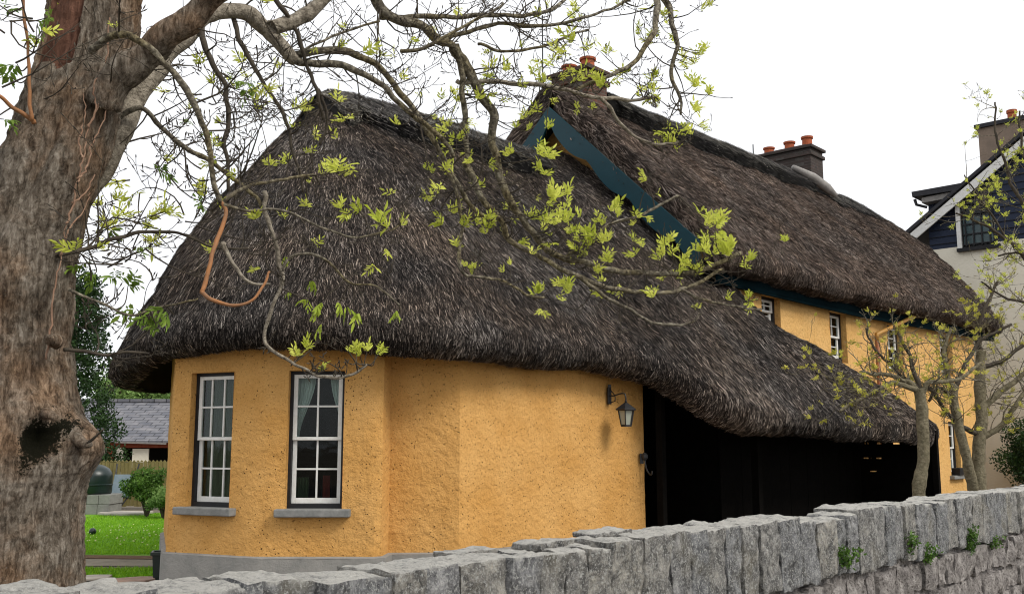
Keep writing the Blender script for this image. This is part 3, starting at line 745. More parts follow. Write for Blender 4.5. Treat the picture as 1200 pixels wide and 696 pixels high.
# downpipe
b = MB(); x = s_at(1023) + 13.84
q = [at(1065, 362, 20.6), at(1062, 370, 20.5), at(1050, 377, 20.4)]
u1 = s_at(1066) + 13.84; u0 = s_at(1024) + 13.84
b.tube([H(u1, -7.85, wz(1066, 360)), H(u1 - .05, -7.9, wz(1066, 370)), H(u0 + .3, -8.02, wz(1030, 388)), H(u0, -8.06, wz(1024, 392)), H(u0, -8.06, wz(1024, 400))], .042, 8)
b.build('swan_neck', PIPEY, cottage, smooth=True)
b = MB(); b.tube([H(u0, -8.06, wz(1024, 400)), H(u0, -8.06, 0)], .042, 8); b.build('downpipe', COPPER, cottage, smooth=True)
# board lining added inside the carport, near-black so it reads as deep shade
def boards(p0, p1, z0, z1, name, gap=0, wdt=.16, horiz=False, gaps=()):
    d_ = (p1 - p0); L = d_.length; d_.normalize(); nr = Vector((d_.y, -d_.x, 0)); b = MB()
    from mathutils import Matrix
    ax = Matrix((d_, -nr, Vector((0, 0, 1)))).transposed()
    if not horiz:
        k = int(L / wdt)
        for i in range(k): b.box(p0 + d_ * (L * (i+.5)/k) + Vector((0, 0, (z0+z1)/2)) + nr * random.uniform(-.004, .004), (L/k - gap, .03, z1-z0), axis=ax)
    return b
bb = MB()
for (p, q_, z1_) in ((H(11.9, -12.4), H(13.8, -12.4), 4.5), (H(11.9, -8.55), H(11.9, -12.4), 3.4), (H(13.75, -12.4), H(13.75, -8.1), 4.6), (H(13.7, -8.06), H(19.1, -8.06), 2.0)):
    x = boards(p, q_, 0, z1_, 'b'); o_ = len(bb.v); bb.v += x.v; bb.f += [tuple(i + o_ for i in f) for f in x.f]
bb.build('added_shade_lining', SHADED_BOARDS, cottage)
# lean-to end: horizontal boards with gaps
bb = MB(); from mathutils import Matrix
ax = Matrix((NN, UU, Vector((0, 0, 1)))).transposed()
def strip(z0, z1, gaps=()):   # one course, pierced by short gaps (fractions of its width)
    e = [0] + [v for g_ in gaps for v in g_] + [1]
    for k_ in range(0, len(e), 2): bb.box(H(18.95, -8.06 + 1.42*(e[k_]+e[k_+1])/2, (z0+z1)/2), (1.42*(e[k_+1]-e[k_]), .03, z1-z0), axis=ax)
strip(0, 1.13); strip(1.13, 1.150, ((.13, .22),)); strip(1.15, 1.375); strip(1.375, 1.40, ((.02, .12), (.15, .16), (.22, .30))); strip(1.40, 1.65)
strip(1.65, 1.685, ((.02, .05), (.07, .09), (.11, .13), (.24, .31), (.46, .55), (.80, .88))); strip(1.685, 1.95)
bb.build('end_boarding', SHADED_BOARDS, cottage)
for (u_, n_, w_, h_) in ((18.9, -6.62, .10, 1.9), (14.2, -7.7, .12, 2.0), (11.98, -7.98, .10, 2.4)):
    bb = MB(); bb.box(H(u_, n_, h_/2), (w_, w_, h_), axis=ax); bb.build('post', SHADED_BOARDS, cottage)
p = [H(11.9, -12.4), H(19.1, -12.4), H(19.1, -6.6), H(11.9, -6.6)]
cf = sheet('carport_floor', [(v.x, v.y) for v in p][::-1], .012, SHADED_EARTH)

# ------------------------------------------------------------ lantern and hook on the wall
def wall_frame(px, out):
    x = (px-600)/F; Y = -8.16 / (.7422*x - .6702); u = UU.x*x*Y + UU.y*Y; return u
lu = wall_frame(712, 0)
lan = thing('wall_lantern', 'black iron carriage lantern hanging from a bracket on the ochre wall', 'lantern', tuple(H(lu, -8.15, 2.3)))
lp = lan.location
def rel(u, n, z): return H(u - lu, n, z)
b = MB(); b.prism([rel(lu-.04, 0, -.13), rel(lu+.04, 0, -.13), rel(lu+.04, 0, .13), rel(lu-.04, 0, .13)], NN*.03)
b.box(rel(lu, .02, .15), (.05, .05, .05)); b.build('wall_plate', IRON, lan, bevel=.006)
arm = [rel(lu, .02, .0), rel(lu, .10, .0), rel(lu, .17, .015), rel(lu, .25, .03), rel(lu, .31, .02), rel(lu, .33, -.04), rel(lu, .33, -.11)]
b = MB(); b.tube([Vector(v) for v in catmull(arm, 4)], .012, 8); b.tube([Vector(v) for v in catmull([rel(lu, .03, -.10), rel(lu, .12, -.08), rel(lu, .12, .0), rel(lu, .07, .06), rel(lu, .03, .10)], 4)], .008, 6)
b.build('bracket', IRON, lan, smooth=True)
def hexring(c, r, z): return [c + Vector((r*math.cos(a*math.pi/3+.3), r*math.sin(a*math.pi/3+.3), z)) for a in range(6)]
c0 = rel(lu, .33, -.11)
b = MB()
tp, rm = hexring(c0, .02, 0), hexring(c0, .17, -.10); rm2 = hexring(c0, .17, -.12); s_ = len(b.v); b.v += tp + rm + rm2
for i in range(6): j = (i+1) % 6; b.f.append((i, j, 6+j, 6+i)); b.f.append((6+i, 6+j, 12+j, 12+i))
b.f.append(tuple(range(5, -1, -1))); b.f.append(tuple(range(12, 18)))
b.lathe(c0 + Vector((0, 0, 0)), [(.012, 0), (.025, .015), (.012, .03), (.006, .05)], 8)
b.build('hood', IRON, lan)
b = MB(); t1, t2 = hexring(c0, .13, -.12), hexring(c0, .085, -.35)
for i in range(6):
    j = (i+1) % 6; b.tube([t1[i], t2[i]], .009, 5); b.tube([t2[i], t2[j]], .010, 5); b.tube([t1[i], t1[j]], .010, 5)
b.prism(hexring(c0, .09, -.37), (0, 0, .02)); b.build('cage', IRON, lan)
b = MB(); t1, t2 = hexring(c0, .122, -.125), hexring(c0, .08, -.345); b.v += t1 + t2
for i in range(6): j = (i+1) % 6; b.f.append((i, j, 6+j, 6+i))
gm = M('lantern_glass', (.34, .36, .30), .35, 0, .5); b.build('glass', gm, lan)
hk = MB(); hu = wall_frame(748, 0)
hc = H(hu, -8.15, at(748, 537, 14.2).z)
hk.box((0, 0, 0), (.05, .06, .14)); hk.lathe(Vector(NN*.05) + Vector((0, 0, -.02)), [(.03, 0), (.045, .03), (.045, .07), (.02, .10)], 10)
hk.tube([Vector(v) for v in catmull([NN*.05 + Vector((0, 0, 0)), NN*.07 + Vector((0, 0, -.12)), NN*.10 + UU*.02 + Vector((0, 0, -.20)), NN*.16 + Vector((0, 0, -.22)), NN*.17 + Vector((0, 0, -.17))], 4)], .011, 6)
o = hk.build('wall_hook', IRON); o.location = hc + NN*.02; tag(o, 'small black iron hook fixture at the edge of the ochre wall beside the carport', 'hook')
lan.scale = (.87, .87, .87)
# aerials
def rod(name, base, h, label, extra=None):
    b = MB(); b.tube([(0, 0, 0), (0, 0, h)], .014, 6)
    if extra:
        for (z, l) in extra: b.tube([(-l, 0, z), (l, .05, z)], .008, 5)
    o = b.build(name, IRON); o.location = base; return tag(o, label, 'aerial')
rod('tv_aerial', H(14.3, -12.1, 8.3), 1.75, 'thin television aerial rising behind the two-pot brick chimney', [(1.1, .12), (1.22, .10), (1.34, .10), (1.46, .07)])
rod('flue_pipe', H(25.6, -11.75, 8.3), 1.05, 'short grey metal pipe beside the three-pot chimney', [(1.02, .07)]).data.materials[0] = GREYMET
rod('ridge_rod', H(21.6, -11.5, 8.4), .55, 'thin metal rod standing on the long thatch ridge')
# window box
wb = MB(); c_ = (A + B)/2 + nr*.06 + Vector((0, 0, za + .10)); ax = Matrix((d_, -nr, Vector((0, 0, 1)))).transposed()
wb.box((0, 0, 0), (.42, .18, .16), axis=ax, taper=1.1); o = wb.build('window_box', BLACKP, bevel=.01); o.location = c_; tag(o, 'black trough planter on the sill of the ground floor window', 'planter')

# ------------------------------------------------------------ generic foliage
def leaf_quads(P, size, up=.3, seed=0, aspect=.55):
    rg = np.random.default_rng(seed); n = len(P); d = rg.normal(0, 1, (n, 3)); d[:, 2] += up; d /= np.linalg.norm(d, axis=1, keepdims=True)
    s = np.cross(d, rg.normal(0, 1, (n, 3))); s /= np.linalg.norm(s, axis=1, keepdims=True)
    L = rg.uniform(.6, 1.2, (n, 1)) * size
    return np.stack([P, P + d*L*.5 + s*L*aspect*.5, P + d*L, P + d*L*.5 - s*L*aspect*.5], 1)
def foliage(name, clumps, count, size, mat, parent, seed=0, stretch=1):
    """clumps: list of (centre, radius)"""
    rg = np.random.default_rng(seed); cs = np.array([tuple(c) for c, r in clumps]); rs = np.array([r for c, r in clumps])
    k = rg.choice(len(rs), count, p=rs**2/np.sum(rs**2)); d = rg.normal(0, 1, (count, 3)); d /= np.linalg.norm(d, axis=1, keepdims=True)
    P = cs[k] + d * (rs[k] * rg.random(count)**.4)[:, None] * np.array([1, 1, stretch])
    Q = leaf_quads(P, size, .3, seed+1)
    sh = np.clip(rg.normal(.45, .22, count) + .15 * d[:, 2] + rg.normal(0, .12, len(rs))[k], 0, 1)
    return mesh_np(name, Q.reshape(-1, 3), [np.arange(count*4).reshape(-1, 4)], mat, parent, {'shade': np.repeat(sh, 4)})
def clump_shell(c, rx, ry, rz_, n, r, seed):
    rg = random.Random(seed); out = []
    for i in range(n):
        th = rg.uniform(0, 2*math.pi); ph = math.acos(rg.uniform(-.8, 1)); k = rg.uniform(.35, 1)
        out.append((Vector(c) + Vector((rx*k*math.sin(ph)*math.cos(th), ry*k*math.sin(ph)*math.sin(th), rz_*k*math.cos(ph))), r*rg.uniform(.6, 1.25)))
    return out
# conifer behind the trunk
cf_ = thing('conifer', 'tall dark conifer behind the big tree trunk at the lawn edge', 'tree', (-11.9, 27, 0))
b = MB(); b.tube([(0, 0, 0), (0, 0, 6)], [.16, .03], 8); b.build('trunk', BRANCH, cf_, smooth=True)
cl = []
for i in range(90):
    z = .8 + 5.4 * i/90; r = 1.38 * (1 - (z/7.6)**2.2); a_ = i*2.4; k = random.uniform(.35, 1); cl.append((Vector((r*k*math.cos(a_), r*k*math.sin(a_), z)), .36*random.uniform(.7, 1.2)))
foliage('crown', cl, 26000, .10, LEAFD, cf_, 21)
def bg_tree(px, py, Y, r, rz_, name, label, mat, n, size, seed, cat='tree'):
    c = at(px, py, Y); t = thing(name, label, cat, (c.x, c.y, 0)); b = MB(); b.tube([(0, 0, 0), (.1, 0, c.z)], [.18, .08], 7)
    for i in range(6): a_ = i*1.1; b.tube([(.05, 0, c.z*.6), (r*.7*math.cos(a_), r*.7*math.sin(a_), c.z + rz_*.4)], [.07, .02], 5)
    b.build('trunk', BRANCH, t); foliage('crown', clump_shell((0, 0, c.z), r, r, rz_, 46, r*.28, seed), n, size, mat, t, seed); return t
bg_tree(160, 462, 42, 1.8, 1.0, 'broadleaf_tree', 'pale green leafy tree rising behind the slate roofed shed', LEAFL, 9000, .16, 31)
bg_tree(205, 470, 45, 2.0, .9, 'broadleaf_tree', 'light green tree half hidden by the cottage eave behind the shed', LEAFL, 8000, .16, 33)
# bushes
def bush(loc, rx, rz_, name, label, mat, n, size, seed, stem=.3):
    t = thing(name, label, 'shrub', loc); b = MB()
    for i in range(7):
        a_ = i*.9; b.tube([(0, 0, 0), (rx*.2*math.cos(a_), rx*.2*math.sin(a_), stem), (rx*.6*math.cos(a_), rx*.6*math.sin(a_), stem+rz_)], [.035, .025, .01], 5)
    b.build('stems', TWIG, t); foliage('foliage', clump_shell((0, 0, stem+rz_*.9), rx, rx, rz_, 40, rx*.30, seed), n, size, mat, t, seed); return t
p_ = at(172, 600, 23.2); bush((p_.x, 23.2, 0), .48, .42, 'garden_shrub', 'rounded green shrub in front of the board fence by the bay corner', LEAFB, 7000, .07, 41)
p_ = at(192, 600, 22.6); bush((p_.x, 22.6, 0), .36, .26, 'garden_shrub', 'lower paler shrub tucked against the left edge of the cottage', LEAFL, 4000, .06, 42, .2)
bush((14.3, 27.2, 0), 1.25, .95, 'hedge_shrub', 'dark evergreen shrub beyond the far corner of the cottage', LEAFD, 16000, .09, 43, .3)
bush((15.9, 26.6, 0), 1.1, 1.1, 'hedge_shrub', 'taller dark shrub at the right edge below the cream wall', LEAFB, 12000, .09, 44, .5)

# ------------------------------------------------------------ far left garden things
# slate roofed shed
sh_ = thing('outbuilding', 'low brick outbuilding with a grey slate roof beyond the lawn', 'outbuilding', (-12.3, 31.5, 0))
L0, L1 = -3.2, 4.2
b = MB(); zE = 1.70; zR = 3.05
b.box(((L0+.2)*.5 - .1, 0, zE/2), (2.9, .25, zE)); b.build('wall', REDP, sh_)
for (x_, w_, h_) in ((-.75, .9, .8), (.75, .5, .62)): b = MB(); b.box((x_, -.14, 1.2), (w_, .06, h_)); b.build('plaster_patch', SILL if x_ < 0 else CREAM, sh_)
b = MB(); b.box(((L1+.1)/2+.2, 0, .55), (4.2, .25, 1.1)); b.build('low_wall', BLOCKM, sh_)
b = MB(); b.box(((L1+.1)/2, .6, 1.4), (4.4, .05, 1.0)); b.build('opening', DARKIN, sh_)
b = MB(); b.box(((L0+L1)/2, -.16, zE - .08), (L1-L0, .06, .16)); b.build('red_fascia', REDP, sh_)
b = MB(); b.prism([(L0, -.35, zE), (L0, -.35, zE+.06), (L0, 3.0, zR+.06), (L0, 3.0, zR)], (L1-L0, 0, 0)); b.prism([(L0, 3.0, zR), (L0, 3.0, zR+.06), (L0, 6.2, zE+.06), (L0, 6.2, zE)], (L1-L0, 0, 0))
b.box(((L0+L1)/2, 3.0, zR+.09), (L1-L0, .22, .10)); ro = b.build('roof', SLATE, sh_)
b = MB(); b.prism([(L0+.1, .1, 0), (L0+.1, 6, 0), (L0+.1, 6, zE), (L0+.1, 3, zR), (L0+.1, .1, zE)], (.2, 0, 0)); b.build('gable', REDP, sh_)
b = MB(); b.box((.8, -.37, zE-.01), (1.6, .05, .05), ry=.03); b.build('lead_edge', LEADC, sh_)
# fence
fe = thing('board_fence', 'weathered yellowish vertical board fence with a toothed top behind the lawn', 'fence', (-10.9, 26, 0))
b = MB()
for i in range(54):
    x = -.5 + i*.098; b.box((x, random.uniform(-.01, .01), .64 + random.uniform(-.01, .01)), (.09, .022, 1.12))
    b.prism([(x-.045, -.011, 1.20), (x+.045, -.011, 1.20), (x, -.011, 1.25)], (0, .022, 0))
b.build('boards', FENCE, fe)
b = MB(); b.box((2.1, .04, 1.0), (5.3, .04, .09)); b.box((2.1, .04, .3), (5.3, .04, .09)); b.build('rails', FENCE, fe)
for x in (-.5, 1.9, 4.6): b = MB(); b.box((x, .1, .6), (.1, .1, 1.2)); b.build('post', FENCE, fe)
# tank on blocks
tp = at(110, 560, 24.4)
tk = thing('oil_tank', 'dark green domed oil tank on a grey block base behind the lawn', 'tank', (tp.x, 24.4, .47))
b = MB(); b.lathe((0, 0, 0), [(.40, 0), (.43, .04), (.43, .42), (.41, .50), (.34, .60), (.22, .67), (.1, .70), (.09, .73), (.0, .735)], 26); b.build('shell', TANK, tk, smooth=True)
b = MB()
b.lathe((0, 0, .2), [(.43, 0), (.445, .01), (.445, .03), (.43, .04)], 26); b.build('rib', TANK, tk)
b = MB(); b.lathe((.0, 0, .72), [(.07, 0), (.08, .02), (.07, .05), (.02, .06)], 12); b.build('cap', BLACKP, tk)
bs = MB()
for i in range(4):
    for j in range(2): bs.box((-.42 + i*.28 + .02*j, 0, .12 + .235*j), (.272, .8, .228))
o = bs.build('block_base', BLOCKM, bevel=.01); o.location = (tp.x, 24.4, 0); tag(o, 'stacked grey concrete blocks carrying the dark oil tank', 'block base')
# wheelbarrow leaned up
wbp = at(137, 590, 25.3)
wr = thing('wheelbarrow', 'old wheelbarrow leaning upright against the board fence', 'wheelbarrow', (wbp.x, 25.4, 0))
b = MB(); b.prism([(-.22, .10, .30), (.22, .10, .30), (.26, .42, .85), (-.26, .42, .85)], (0, -.12, .05)); b.build('pan', GREYMET, wr, bevel=.02)
for s in (-1, 1): b = MB(); b.tube([(s*.08, -.05, .12), (s*.2, .1, .35), (s*.28, .5, 1.15)], .02, 6); b.build('handle', IRON, wr)
b = MB()
for k_ in range(14):
    a0, a1 = 2*math.pi*k_/14, 2*math.pi*(k_+1)/14; b.tube([(0, .0 + .16*math.cos(a0), .17+.16*math.sin(a0)), (0, .16*math.cos(a1), .17+.16*math.sin(a1))], .03, 6)
b.tube([(-.07, 0, .17), (.07, 0, .17)], .02, 6); b.build('wheel', BLACKP, wr)
# pale slabs
def slab(px, py, Y, sx, sy, th, label, rz=0, name='stone_slab', group=None):
    p = at(px, py, Y); b = MB(); nn = 10; poly = []
    for i in range(nn): a_ = 2*math.pi*i/nn; k = random.uniform(.85, 1.1); c_, s_ = math.cos(a_), math.sin(a_); q = (abs(c_)**4 + abs(s_)**4)**-.25; poly.append((sx*.5*k*q*c_, sy*.5*k*q*s_, 0))
    b.prism(poly, (0, 0, th)); o = b.build(name, SLABM, bevel=.01); o.location = (p.x, Y, .012); o.rotation_euler.z = rz; return tag(o, label, 'slab', group)
slab(146, 600, 24.0, 1.3, .9, .06, 'pale flat slab on the lawn edge below the board fence')
slab(120, 686, 11.9, .75, .5, .04, 'pale stone slab on the ground just behind the roadside wall')
slab(158, 680, 12.3, .5, .4, .05, 'reddish broken slab lying beside the pale slab near the bin', .5).data.materials[0] = mat_simple('reddish_stone', (.30, .20, .15), (.42, .30, .24), 8, .9, .01, 30)
slab(100, 683, 12.6, .6, .4, .03, 'small pale slab beside the base of the big tree', .3)
# ball
b = MB(); b.lathe((0, 0, 0), [(.001, 0)] + [(.065*math.sin(math.pi*i/10), .065 - .065*math.cos(math.pi*i/10)) for i in range(1, 10)] + [(.001, .13)], 16)
p_ = at(108, 631, 18.6); o = b.build('garden_ball', TANK, smooth=True); o.location = (p_.x, 18.6, .012); tag(o, 'small dark ball lying alone on the lawn', 'ball')
# bin
p_ = at(189, 680, 12.45); bn = thing('plant_tub', 'dark green square tapered tub at the corner of the bay', 'tub', (p_.x, 12.45, 0), .25)
b = MB(); b.prism([(-.085, -.085, 0), (.085, -.085, 0), (.085, .085, 0), (-.085, .085, 0)], (0, 0, .01))
q0 = [(-.085, -.085), (.085, -.085), (.085, .085), (-.085, .085)]; b.v += [Vector((x, y, .01)) for x, y in q0] + [Vector((x*1.3, y*1.3, .36)) for x, y in q0] + [Vector((x*1.18, y*1.18, .36)) for x, y in q0] + [Vector((x*1.15, y*1.15, .30)) for x, y in q0]
k_ = len(b.v) - 16
for i in range(4):
    j = (i+1) % 4
    for r_ in (0, 4, 8): b.f.append((k_+r_+i, k_+r_+j, k_+r_+4+j, k_+r_+4+i))
b.f.append((k_+12, k_+13, k_+14, k_+15)); b.build('body', BINM, bn)
b = MB()
for s in (-1, 1): b.box((0, s*.115, .345), (.26, .03, .04)); b.box((s*.115, 0, .345), (.03, .20, .04))
b.build('rim', BINM, bn, bevel=.005)
b = MB(); b.box((p_.x + .10, 12.8, .28), (.22, .22, .56)); o = b.build('stone_block', SILL, bevel=.02); tag(o, 'grey squared stone standing behind the dark tub at the bay corner', 'stone block')

# ------------------------------------------------------------ building on the right
rb = thing('cream_house', 'tall cream rendered house with a navy boarded gable and white bargeboard', 'house', (0, 0, 0))
U0 = 31.0
def G(n, z, du=0): return H(U0 + du, n, z)
b = MB(); b.prism([G(-10.7, 0), G(-1, 0), G(-1, 7.55), G(-10.7, 7.55)], UU*9); b.build('wall', CREAM, rb)
nL, zL = -11.30, 7.95; k_ = .70
b = MB(); b.prism([G(-10.65, 7.56, .03), G(-1.2, 7.56, .03), G(-1.2, zL + 10.1*k_ - .15, .03), G(-10.65, zL + .3, .03)], UU*8); b.build('boarded_gable', NAVY, rb)
b = MB()
for i in range(18):
    z = 7.7 + i*.22; n0 = max(-10.65, nL + (z - zL)/k_ + .35)
    if n0 > -2.4: break
    b.prism([G(n0, z, -.005), G(-2, z, -.005), G(-2, z+.012, -.005), G(n0, z+.012, -.005)], UU*.03)
b.build('board_joint', BLACKP, rb)
b = MB(); b.prism([G(nL, zL, -.32), G(nL+9.5, zL+9.5*k_, -.32), G(nL+9.5, zL+9.5*k_-.30, -.32), G(nL+.1, zL-.22, -.32)], UU*.05); b.build('white_bargeboard', WHITE, rb)
b = MB(); b.prism([G(nL-.1, zL+.0, -.36), G(nL+9.5, zL+9.6*k_+.02, -.36), G(nL+9.5, zL+9.6*k_+.14, -.36), G(nL-.15, zL+.08, -.36)], UU*9); b.build('roof', FELT, rb)
# box dormer
def dn(px, py, du):  # point on plane u=U0+du for a photo pixel
    x = (px-600)/F; y = (348-py)/F; dirv = Vector((x, cP - y*sP, sP + y*cP)); k = (U0+du) / dirv.dot(UU); return Vector((0, 0, 1.65)) + dirv*k
a1, a2 = dn(1088, 268, 1.0), dn(1088, 232, 1.0); a3, a4 = dn(1150, 222, 1.0), dn(1150, 262, 1.0)
b = MB(); b.prism([a1, a4, a3, a2], UU*2.6); b.build('dormer', NAVY, rb)
a1, a2 = dn(1069, 231, .5), dn(1068, 225, .5); a3, a4 = dn(1152, 210, .5), dn(1152, 218, .5)
b = MB(); b.prism([a1, a4, a3, a2], UU*3.4); b.build('dormer_roof', FELT, rb)
a1, a2 = dn(1080, 238, .6), dn(1080, 232, .6); a3, a4 = dn(1150, 218, .6), dn(1150, 225, .6)
b = MB(); b.prism([a1, a4, a3, a2], UU*3.1); b.build('dormer_soffit', LEADC, rb)
b = MB(); b.tube([dn(1072, 234, .7), dn(1074, 240, .7), dn(1086, 243, .7)], .05, 6); b.build('gutter_pipe', BLACKP, rb)
# gable window
wA, wB = dn(1128, 290, -.06), dn(1166, 290, -.06); za_, zb_ = dn(1128, 290, -.06).z, dn(1128, 228, -.06).z
fr_ = (Vector((wA.x, wA.y, 0)), Vector((wB.x, wB.y, 0)), NN.copy(), -UU, za_, zb_, .2)
b = MB(); b.box((wA + wB)/2 + UU*.07 + Vector((0, 0, (zb_-za_)/2)), ((wB-wA).length, .05, zb_-za_), axis=Matrix((NN, UU, Vector((0, 0, 1)))).transposed()); b.build('window_recess', BLACKP, rb)
wv = MB(); Wd = (wB-wA).length; Hd = zb_-za_
axn = Matrix((NN, UU, Vector((0, 0, 1)))).transposed(); ww_ = lambda s, z: wA + NN*s + Vector((0, 0, z))
for k__ in range(4): wv.box(ww_(Wd*(k__+.5)/4 + (0), Hd*.4), (.035, .04, Hd*.78), axis=axn)
for k__ in range(5): wv.box(ww_(Wd/2, Hd*(.04 + .19*k__)), (Wd*.92, .035, .035), axis=axn)
arc = [ww_(Wd/2 + Wd*.42*math.cos(a_), Hd*.72 + Wd*.42*math.sin(a_)*.8) for a_ in np.linspace(0, math.pi, 14)]; wv.tube(arc, .035, 6)
win_ = wv.build('window', BLACKP, rb)
b = MB(); b.box(ww_(Wd/2, Hd*.45) + UU*.04, (Wd*.95, .02, Hd*.88), axis=axn); b.build('pane', GLASS, win_)
b = MB(); b.box(ww_(Wd*.5, Hd*.3) + UU*.05, (Wd*.9, .01, Hd*.5), axis=axn); b.build('net_curtain', GREYMET, win_)
b = MB(); b.box(ww_(-.07, Hd/2), (.12, .10, Hd + .1), axis=axn); b.build('white_jamb', WHITE, rb)
b = MB(); b.box(ww_(Wd/2, -.08), (Wd + .3, .16, .10), axis=axn); b.build('window_sill', BLACKP, rb)
# its chimney
c1 = dn(1151, 215, 4.0); c2 = dn(1215, 215, 4.0); zt = dn(1151, 150, 4.0).z; zb0 = 8.0
b = MB(); b.box((c1+c2)/2*1.0 + Vector((0, 0, (zt+zb0)/2 - ((c1+c2)/2).z)) + UU*.4, ((c2-c1).length, .8, zt-zb0), axis=axn); b.build('chimney', BROWNR, rb)
b = MB(); b.box((c1+c2)/2 + Vector((0, 0, zt + .06 - ((c1+c2)/2).z)) + UU*.4, ((c2-c1).length + .2, 1.0, .13), axis=axn); b.build('chimney_cap', FELT, rb)
b = MB(); cc_ = dn(1187, 150, 4.4); b.lathe((cc_.x, cc_.y, zt+.1), [(.15, 0), (.14, .3), (.17, .32), (.17, .42), (.12, .42)], 16); b.build('chimney_pot', POT, rb)

# ------------------------------------------------------------ roadside stone wall
sw = thing('stone_wall', 'rough grey limestone roadside wall with upright coping stones', 'wall', (0, 0, 0))
def noisy_box(c, dims, axm, seed, amp=.02, res=(5, 6, 6), rnd=.30, fr=9):
    """rounded noisy stone; returns verts, quads"""
    nx, ny, nz_ = res; vid = {}; V = []; Q = []
    sv = Vector((seed*7.13, seed*3.7, seed*1.9))
    def vv(i, j, k):
        key = (i, j, k)
        if key not in vid:
            p = Vector((2*i/nx-1, 2*j/ny-1, 2*k/nz_-1)); m_ = max(abs(p.x), abs(p.y), abs(p.z))
            q = p.copy(); l4 = (abs(p.x)**8 + abs(p.y)**8 + abs(p.z)**8)**(1/8); q = p * (1-rnd) + p/l4 * m_ * rnd
            loc = Vector((q.x*dims[0]/2, q.y*dims[1]/2, q.z*dims[2]/2)); nd = mn.noise((loc + sv)*fr) + .55*mn.noise((loc+sv)*fr*2.7) + .3*mn.noise((loc+sv)*fr*6) + .22*mn.noise((loc+sv)*fr*13)
            dirn = Vector((p.x**5, p.y**5, p.z**5)); dirn.normalize()
            vid[key] = len(V); V.append(Vector(c) + axm @ (loc + dirn*nd*amp))
        return vid[key]
    for i in range(nx):
        for j in range(ny):
            Q.append((vv(i, j, 0), vv(i, j+1, 0), vv(i+1, j+1, 0), vv(i+1, j, 0))); Q.append((vv(i, j, nz_), vv(i+1, j, nz_), vv(i+1, j+1, nz_), vv(i, j+1, nz_)))
    for i in range(nx):
        for k in range(nz_):
            Q.append((vv(i, 0, k), vv(i+1, 0, k), vv(i+1, 0, k+1), vv(i, 0, k+1))); Q.append((vv(i, ny, k), vv(i, ny, k+1), vv(i+1, ny, k+1), vv(i+1, ny, k)))
    for j in range(ny):
        for k in range(nz_):
            Q.append((vv(0, j, k), vv(0, j, k+1), vv(0, j+1, k+1), vv(0, j+1, k))); Q.append((vv(nx, j, k), vv(nx, j+1, k), vv(nx, j+1, k+1), vv(nx, j, k+1)))
    return V, Q
wd, wn_ = Vector((.65, .76, 0)), Vector((.76, -.65, 0))
def stone_mesh(items, name, mat, **kw):
    Vs = []; Qs = []; S = []; o_ = 0
    for (c, dims, tilt, seed, sh_v, res, amp, fr) in items:
        axm = Matrix((wd, -wn_, Vector((0, 0, 1)))).transposed() @ Matrix.Rotation(tilt, 3, 'Y') @ Matrix.Rotation(random.uniform(-.05, .05), 3, 'Z')
        V, Q = noisy_box(c, dims, axm, seed, amp, res, fr=fr); Vs += [tuple(v) for v in V]; Qs += [tuple(i + o_ for i in q) for q in Q]; S += [sh_v]*len(V); o_ += len(V)
    o = mesh_np(name, np.array(Vs), [np.array(Qs)], mat, sw, {'shade': S}, smooth=True)
    o.data.set_sharp_from_angle(angle=R(70)); return o
# top heights of the coping along the wall (s metres -> z), read off its silhouette
sil = [(-80, 690), (0, 691), (50, 686), (90, 686), (112, 689), (167, 680), (243, 672), (300, 668), (367, 665), (400, 660), (437, 655), (500, 648), (577, 642), (640, 634), (677, 624), (733, 618), (783, 613), (850, 605), (910, 606), (930, 603), (953, 591), (1033, 587), (1100, 576), (1167, 571), (1200, 566), (1260, 560)]
tops = []
for (px, py) in sil:
    x = (px-600)/F; k2 = (x*3.74*.99 - 0) / (.65 - x*.76*.99); P_ = wl(k2); tops.append((k2, at(px, py, P_.y).z - .010))
tops = [(-6, tops[0][1])] + tops + [(14, 1.3), (30, 1.3)]
ts_, tz_ = zip(*tops)
items = []; s = -4.2; i = 0; rs = random.Random(5)
while s < 24:
    wdt = rs.uniform(.11, .23) * (1 if s > -1 else 1.25)
    zt_ = float(np.interp(s, ts_, tz_)) + rs.uniform(-.006, .006); zb_ = .955 + rs.uniform(-.022, .018)
    near = s < 5
    res = (10, 12, 14) if s < 2.5 else ((8, 9, 10) if s < 7 else (4, 4, 5))
    items.append((wl(s + wdt/2, .115 + rs.uniform(-.010, .010)) + Vector((0, 0, (zt_+zb_)/2)), (wdt + .002, .25 + rs.uniform(-.02, .02), zt_-zb_), rs.uniform(-.07, .07), i + 1, rs.random(), res, .015, 9))
    s += wdt + rs.uniform(-.004, .006); i += 1
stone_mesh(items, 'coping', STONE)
# loose flat cap stones
it = []
for (s_, of, l, dp, z, h_) in ((-.30, .05, .20, .12, 0, .020), (.12, .05, .22, .14, 0, .026), (.50, .05, .24, .12, 0, .018)):
    z = float(np.interp(s_, ts_, tz_)) + h_*.4
    it.append((wl(s_, of) + Vector((0, 0, z)), (l, dp, h_), random.uniform(-.04, .04), 200 + s_*10, random.uniform(.5, 1), (14, 8, 3), .010, 12))
stone_mesh(it, 'cap_stone', STONE)
